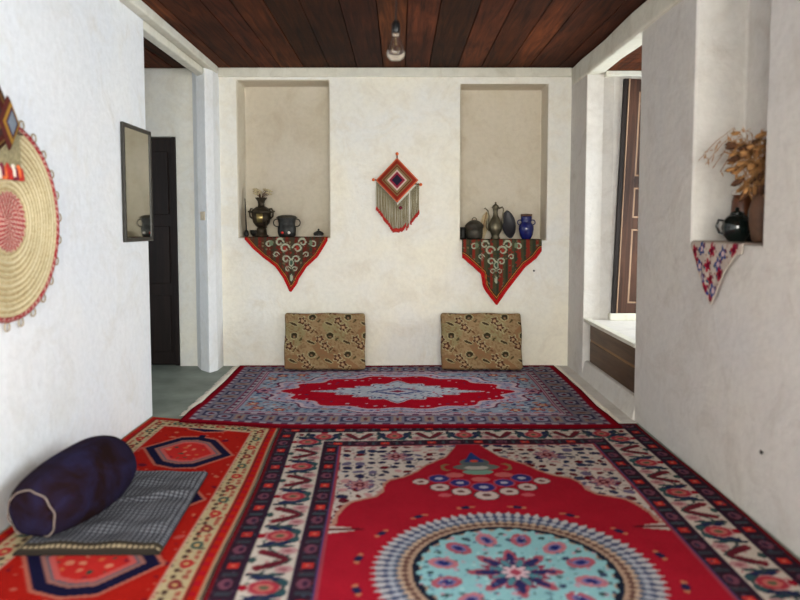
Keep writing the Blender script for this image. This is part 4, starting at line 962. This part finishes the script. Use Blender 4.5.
for k in range(80):
    dx = rr.uniform(-0.13, 0.075); dy = rr.uniform(-0.13, 0.16); hz = rr.uniform(-0.02, 0.26) * (1 - 1.2 * abs(dy))
    if k < 4: dx, dy, hz = -0.10 - 0.02 * k, 0.20 + 0.035 * k, 0.10 + 0.02 * k
    e = Vector((dx, dy, hz)); mid = Vector((dx * 0.45, dy * 0.45, max(0.06, hz * 0.85 + 0.04)))
    if k < 4: mid.z += 0.12
    pts = [Vector((rr.uniform(-.010, .010), rr.uniform(-.010, .010), 0)), mid * 0.6, mid, (mid + e) / 2 + Vector((0, 0, 0.014)), e]
    tube(bs, pts, 0.0016, 5)
    if k > 3:
        b_ = bmesh.new(); dr = (e - mid).normalized(); sc_ = rr.uniform(0.5, 1.0)
        mm = Matrix.Translation(e) @ dr.to_track_quat('Z', 'Y').to_matrix().to_4x4() @ Matrix.Scale(sc_, 4)
        lathe(b_, [(0.0001, -0.045), (0.009, -0.03), (0.015, -0.008), (0.012, 0.016), (0.0001, 0.030)], 8, mat=mm)
        for v_ in b_.verts: v_.co += Vector((rr.uniform(-.004, .004), rr.uniform(-.004, .004), rr.uniform(-.004, .004)))
        heads.append((b_, 'seed' if rr.random() < 0.45 else 'straw'))
    for j in range(7):
        t0 = mid + (e - mid) * rr.random(); q = t0 + Vector((rr.uniform(-.03, .02), rr.uniform(-.035, .04), rr.uniform(-.06, .03)))
        q.x = min(q.x, 0.09); q.y = max(q.y, -0.17)
        n_ = Vector((rr.uniform(-1, 1), rr.uniform(-1, 1), rr.uniform(-1, 1))).normalized() * 0.004
        vs = [bl.verts.new(c) for c in (t0, (t0 + q) / 2 + n_, q, (t0 + q) / 2 - n_)]; bl.faces.new(vs)
obj('stems', bs, M['straw'], t, smooth=True)
o = obj('leaves', bl, M['straw'], t); o['kind'] = 'stuff'; md = o.modifiers.new('s', 'SOLIDIFY'); md.thickness = 0.0012
for b_, k in heads: obj('seed_head', b_, M[k], t, smooth=True)

# ================================================================== LIGHT
def area(name, loc, rot, sx, sy, power, col):
    l = bpy.data.lights.new(name, 'AREA'); l.shape = 'RECTANGLE'; l.size = sx; l.size_y = sy; l.energy = power; l.color = col
    o = bpy.data.objects.new(name, l); C.objects.link(o); o.location = loc; o.rotation_euler = rot; return o
area('added_front_daylight', (-0.65, -2.25, 1.45), (PI / 2, 0, 0), 1.1, 1.5, 80, (1.0, 0.97, 0.90))  # added pair of lamps behind the camera, put in to light the room
area('added_front_daylight', (0.75, -2.25, 1.45), (PI / 2, 0, 0), 1.1, 1.5, 80, (1.0, 0.97, 0.90))
area('added_side_daylight', (2.05, 0.8, 1.5), (PI / 2, 0, PI / 2), 1.4, 1.3, 108, (0.84, 0.92, 1.0))  # added lamp out of view, placed to brighten the left wall
area('daylight_alcove_window', (3.30, 4.88, 1.45), (PI / 2 - 0.38, 0, PI / 2), 0.82, 1.45, 50, (0.90, 0.97, 1.0))
area('daylight_corridor_window', (-3.34, 4.25, 1.4), (PI / 2, 0, -PI / 2), 1.25, 1.35, 8, (0.85, 0.93, 1.0))
w = bpy.data.worlds.new('World'); bpy.context.scene.world = w; w.use_nodes = True
nt = w.node_tree; bg = nt.nodes['Background']
sky = nt.nodes.new('ShaderNodeTexSky'); sky.sky_type = 'HOSEK_WILKIE'; sky.turbidity = 3
nt.links.new(sky.outputs[0], bg.inputs['Color']); bg.inputs['Strength'].default_value = 0.6

# ================================================================== CAMERA
cam = bpy.data.cameras.new('camera'); co = bpy.data.objects.new('camera', cam); C.objects.link(co)
cam.sensor_width = 36; cam.lens = 690 / 800 * 36; cam.shift_y = -30 / 800; cam.clip_start = 0.05
co.location = (0, 0, 1.23); co.rotation_euler = (PI / 2 - math.atan(45 / 690), 0, 0)
cam.dof.use_dof = True; cam.dof.focus_distance = 5.6; cam.dof.aperture_fstop = 1.5
sc = bpy.context.scene; sc.camera = co
vs = sc.view_settings; sc.display_settings.display_device = 'sRGB'
vs.view_transform = 'Standard'; vs.look = 'None'; vs.gamma = 1; vs.use_curve_mapping = False; vs.exposure = 0.76
sc.cycles.max_bounces = 10; sc.cycles.diffuse_bounces = 6; sc.cycles.use_denoising = True
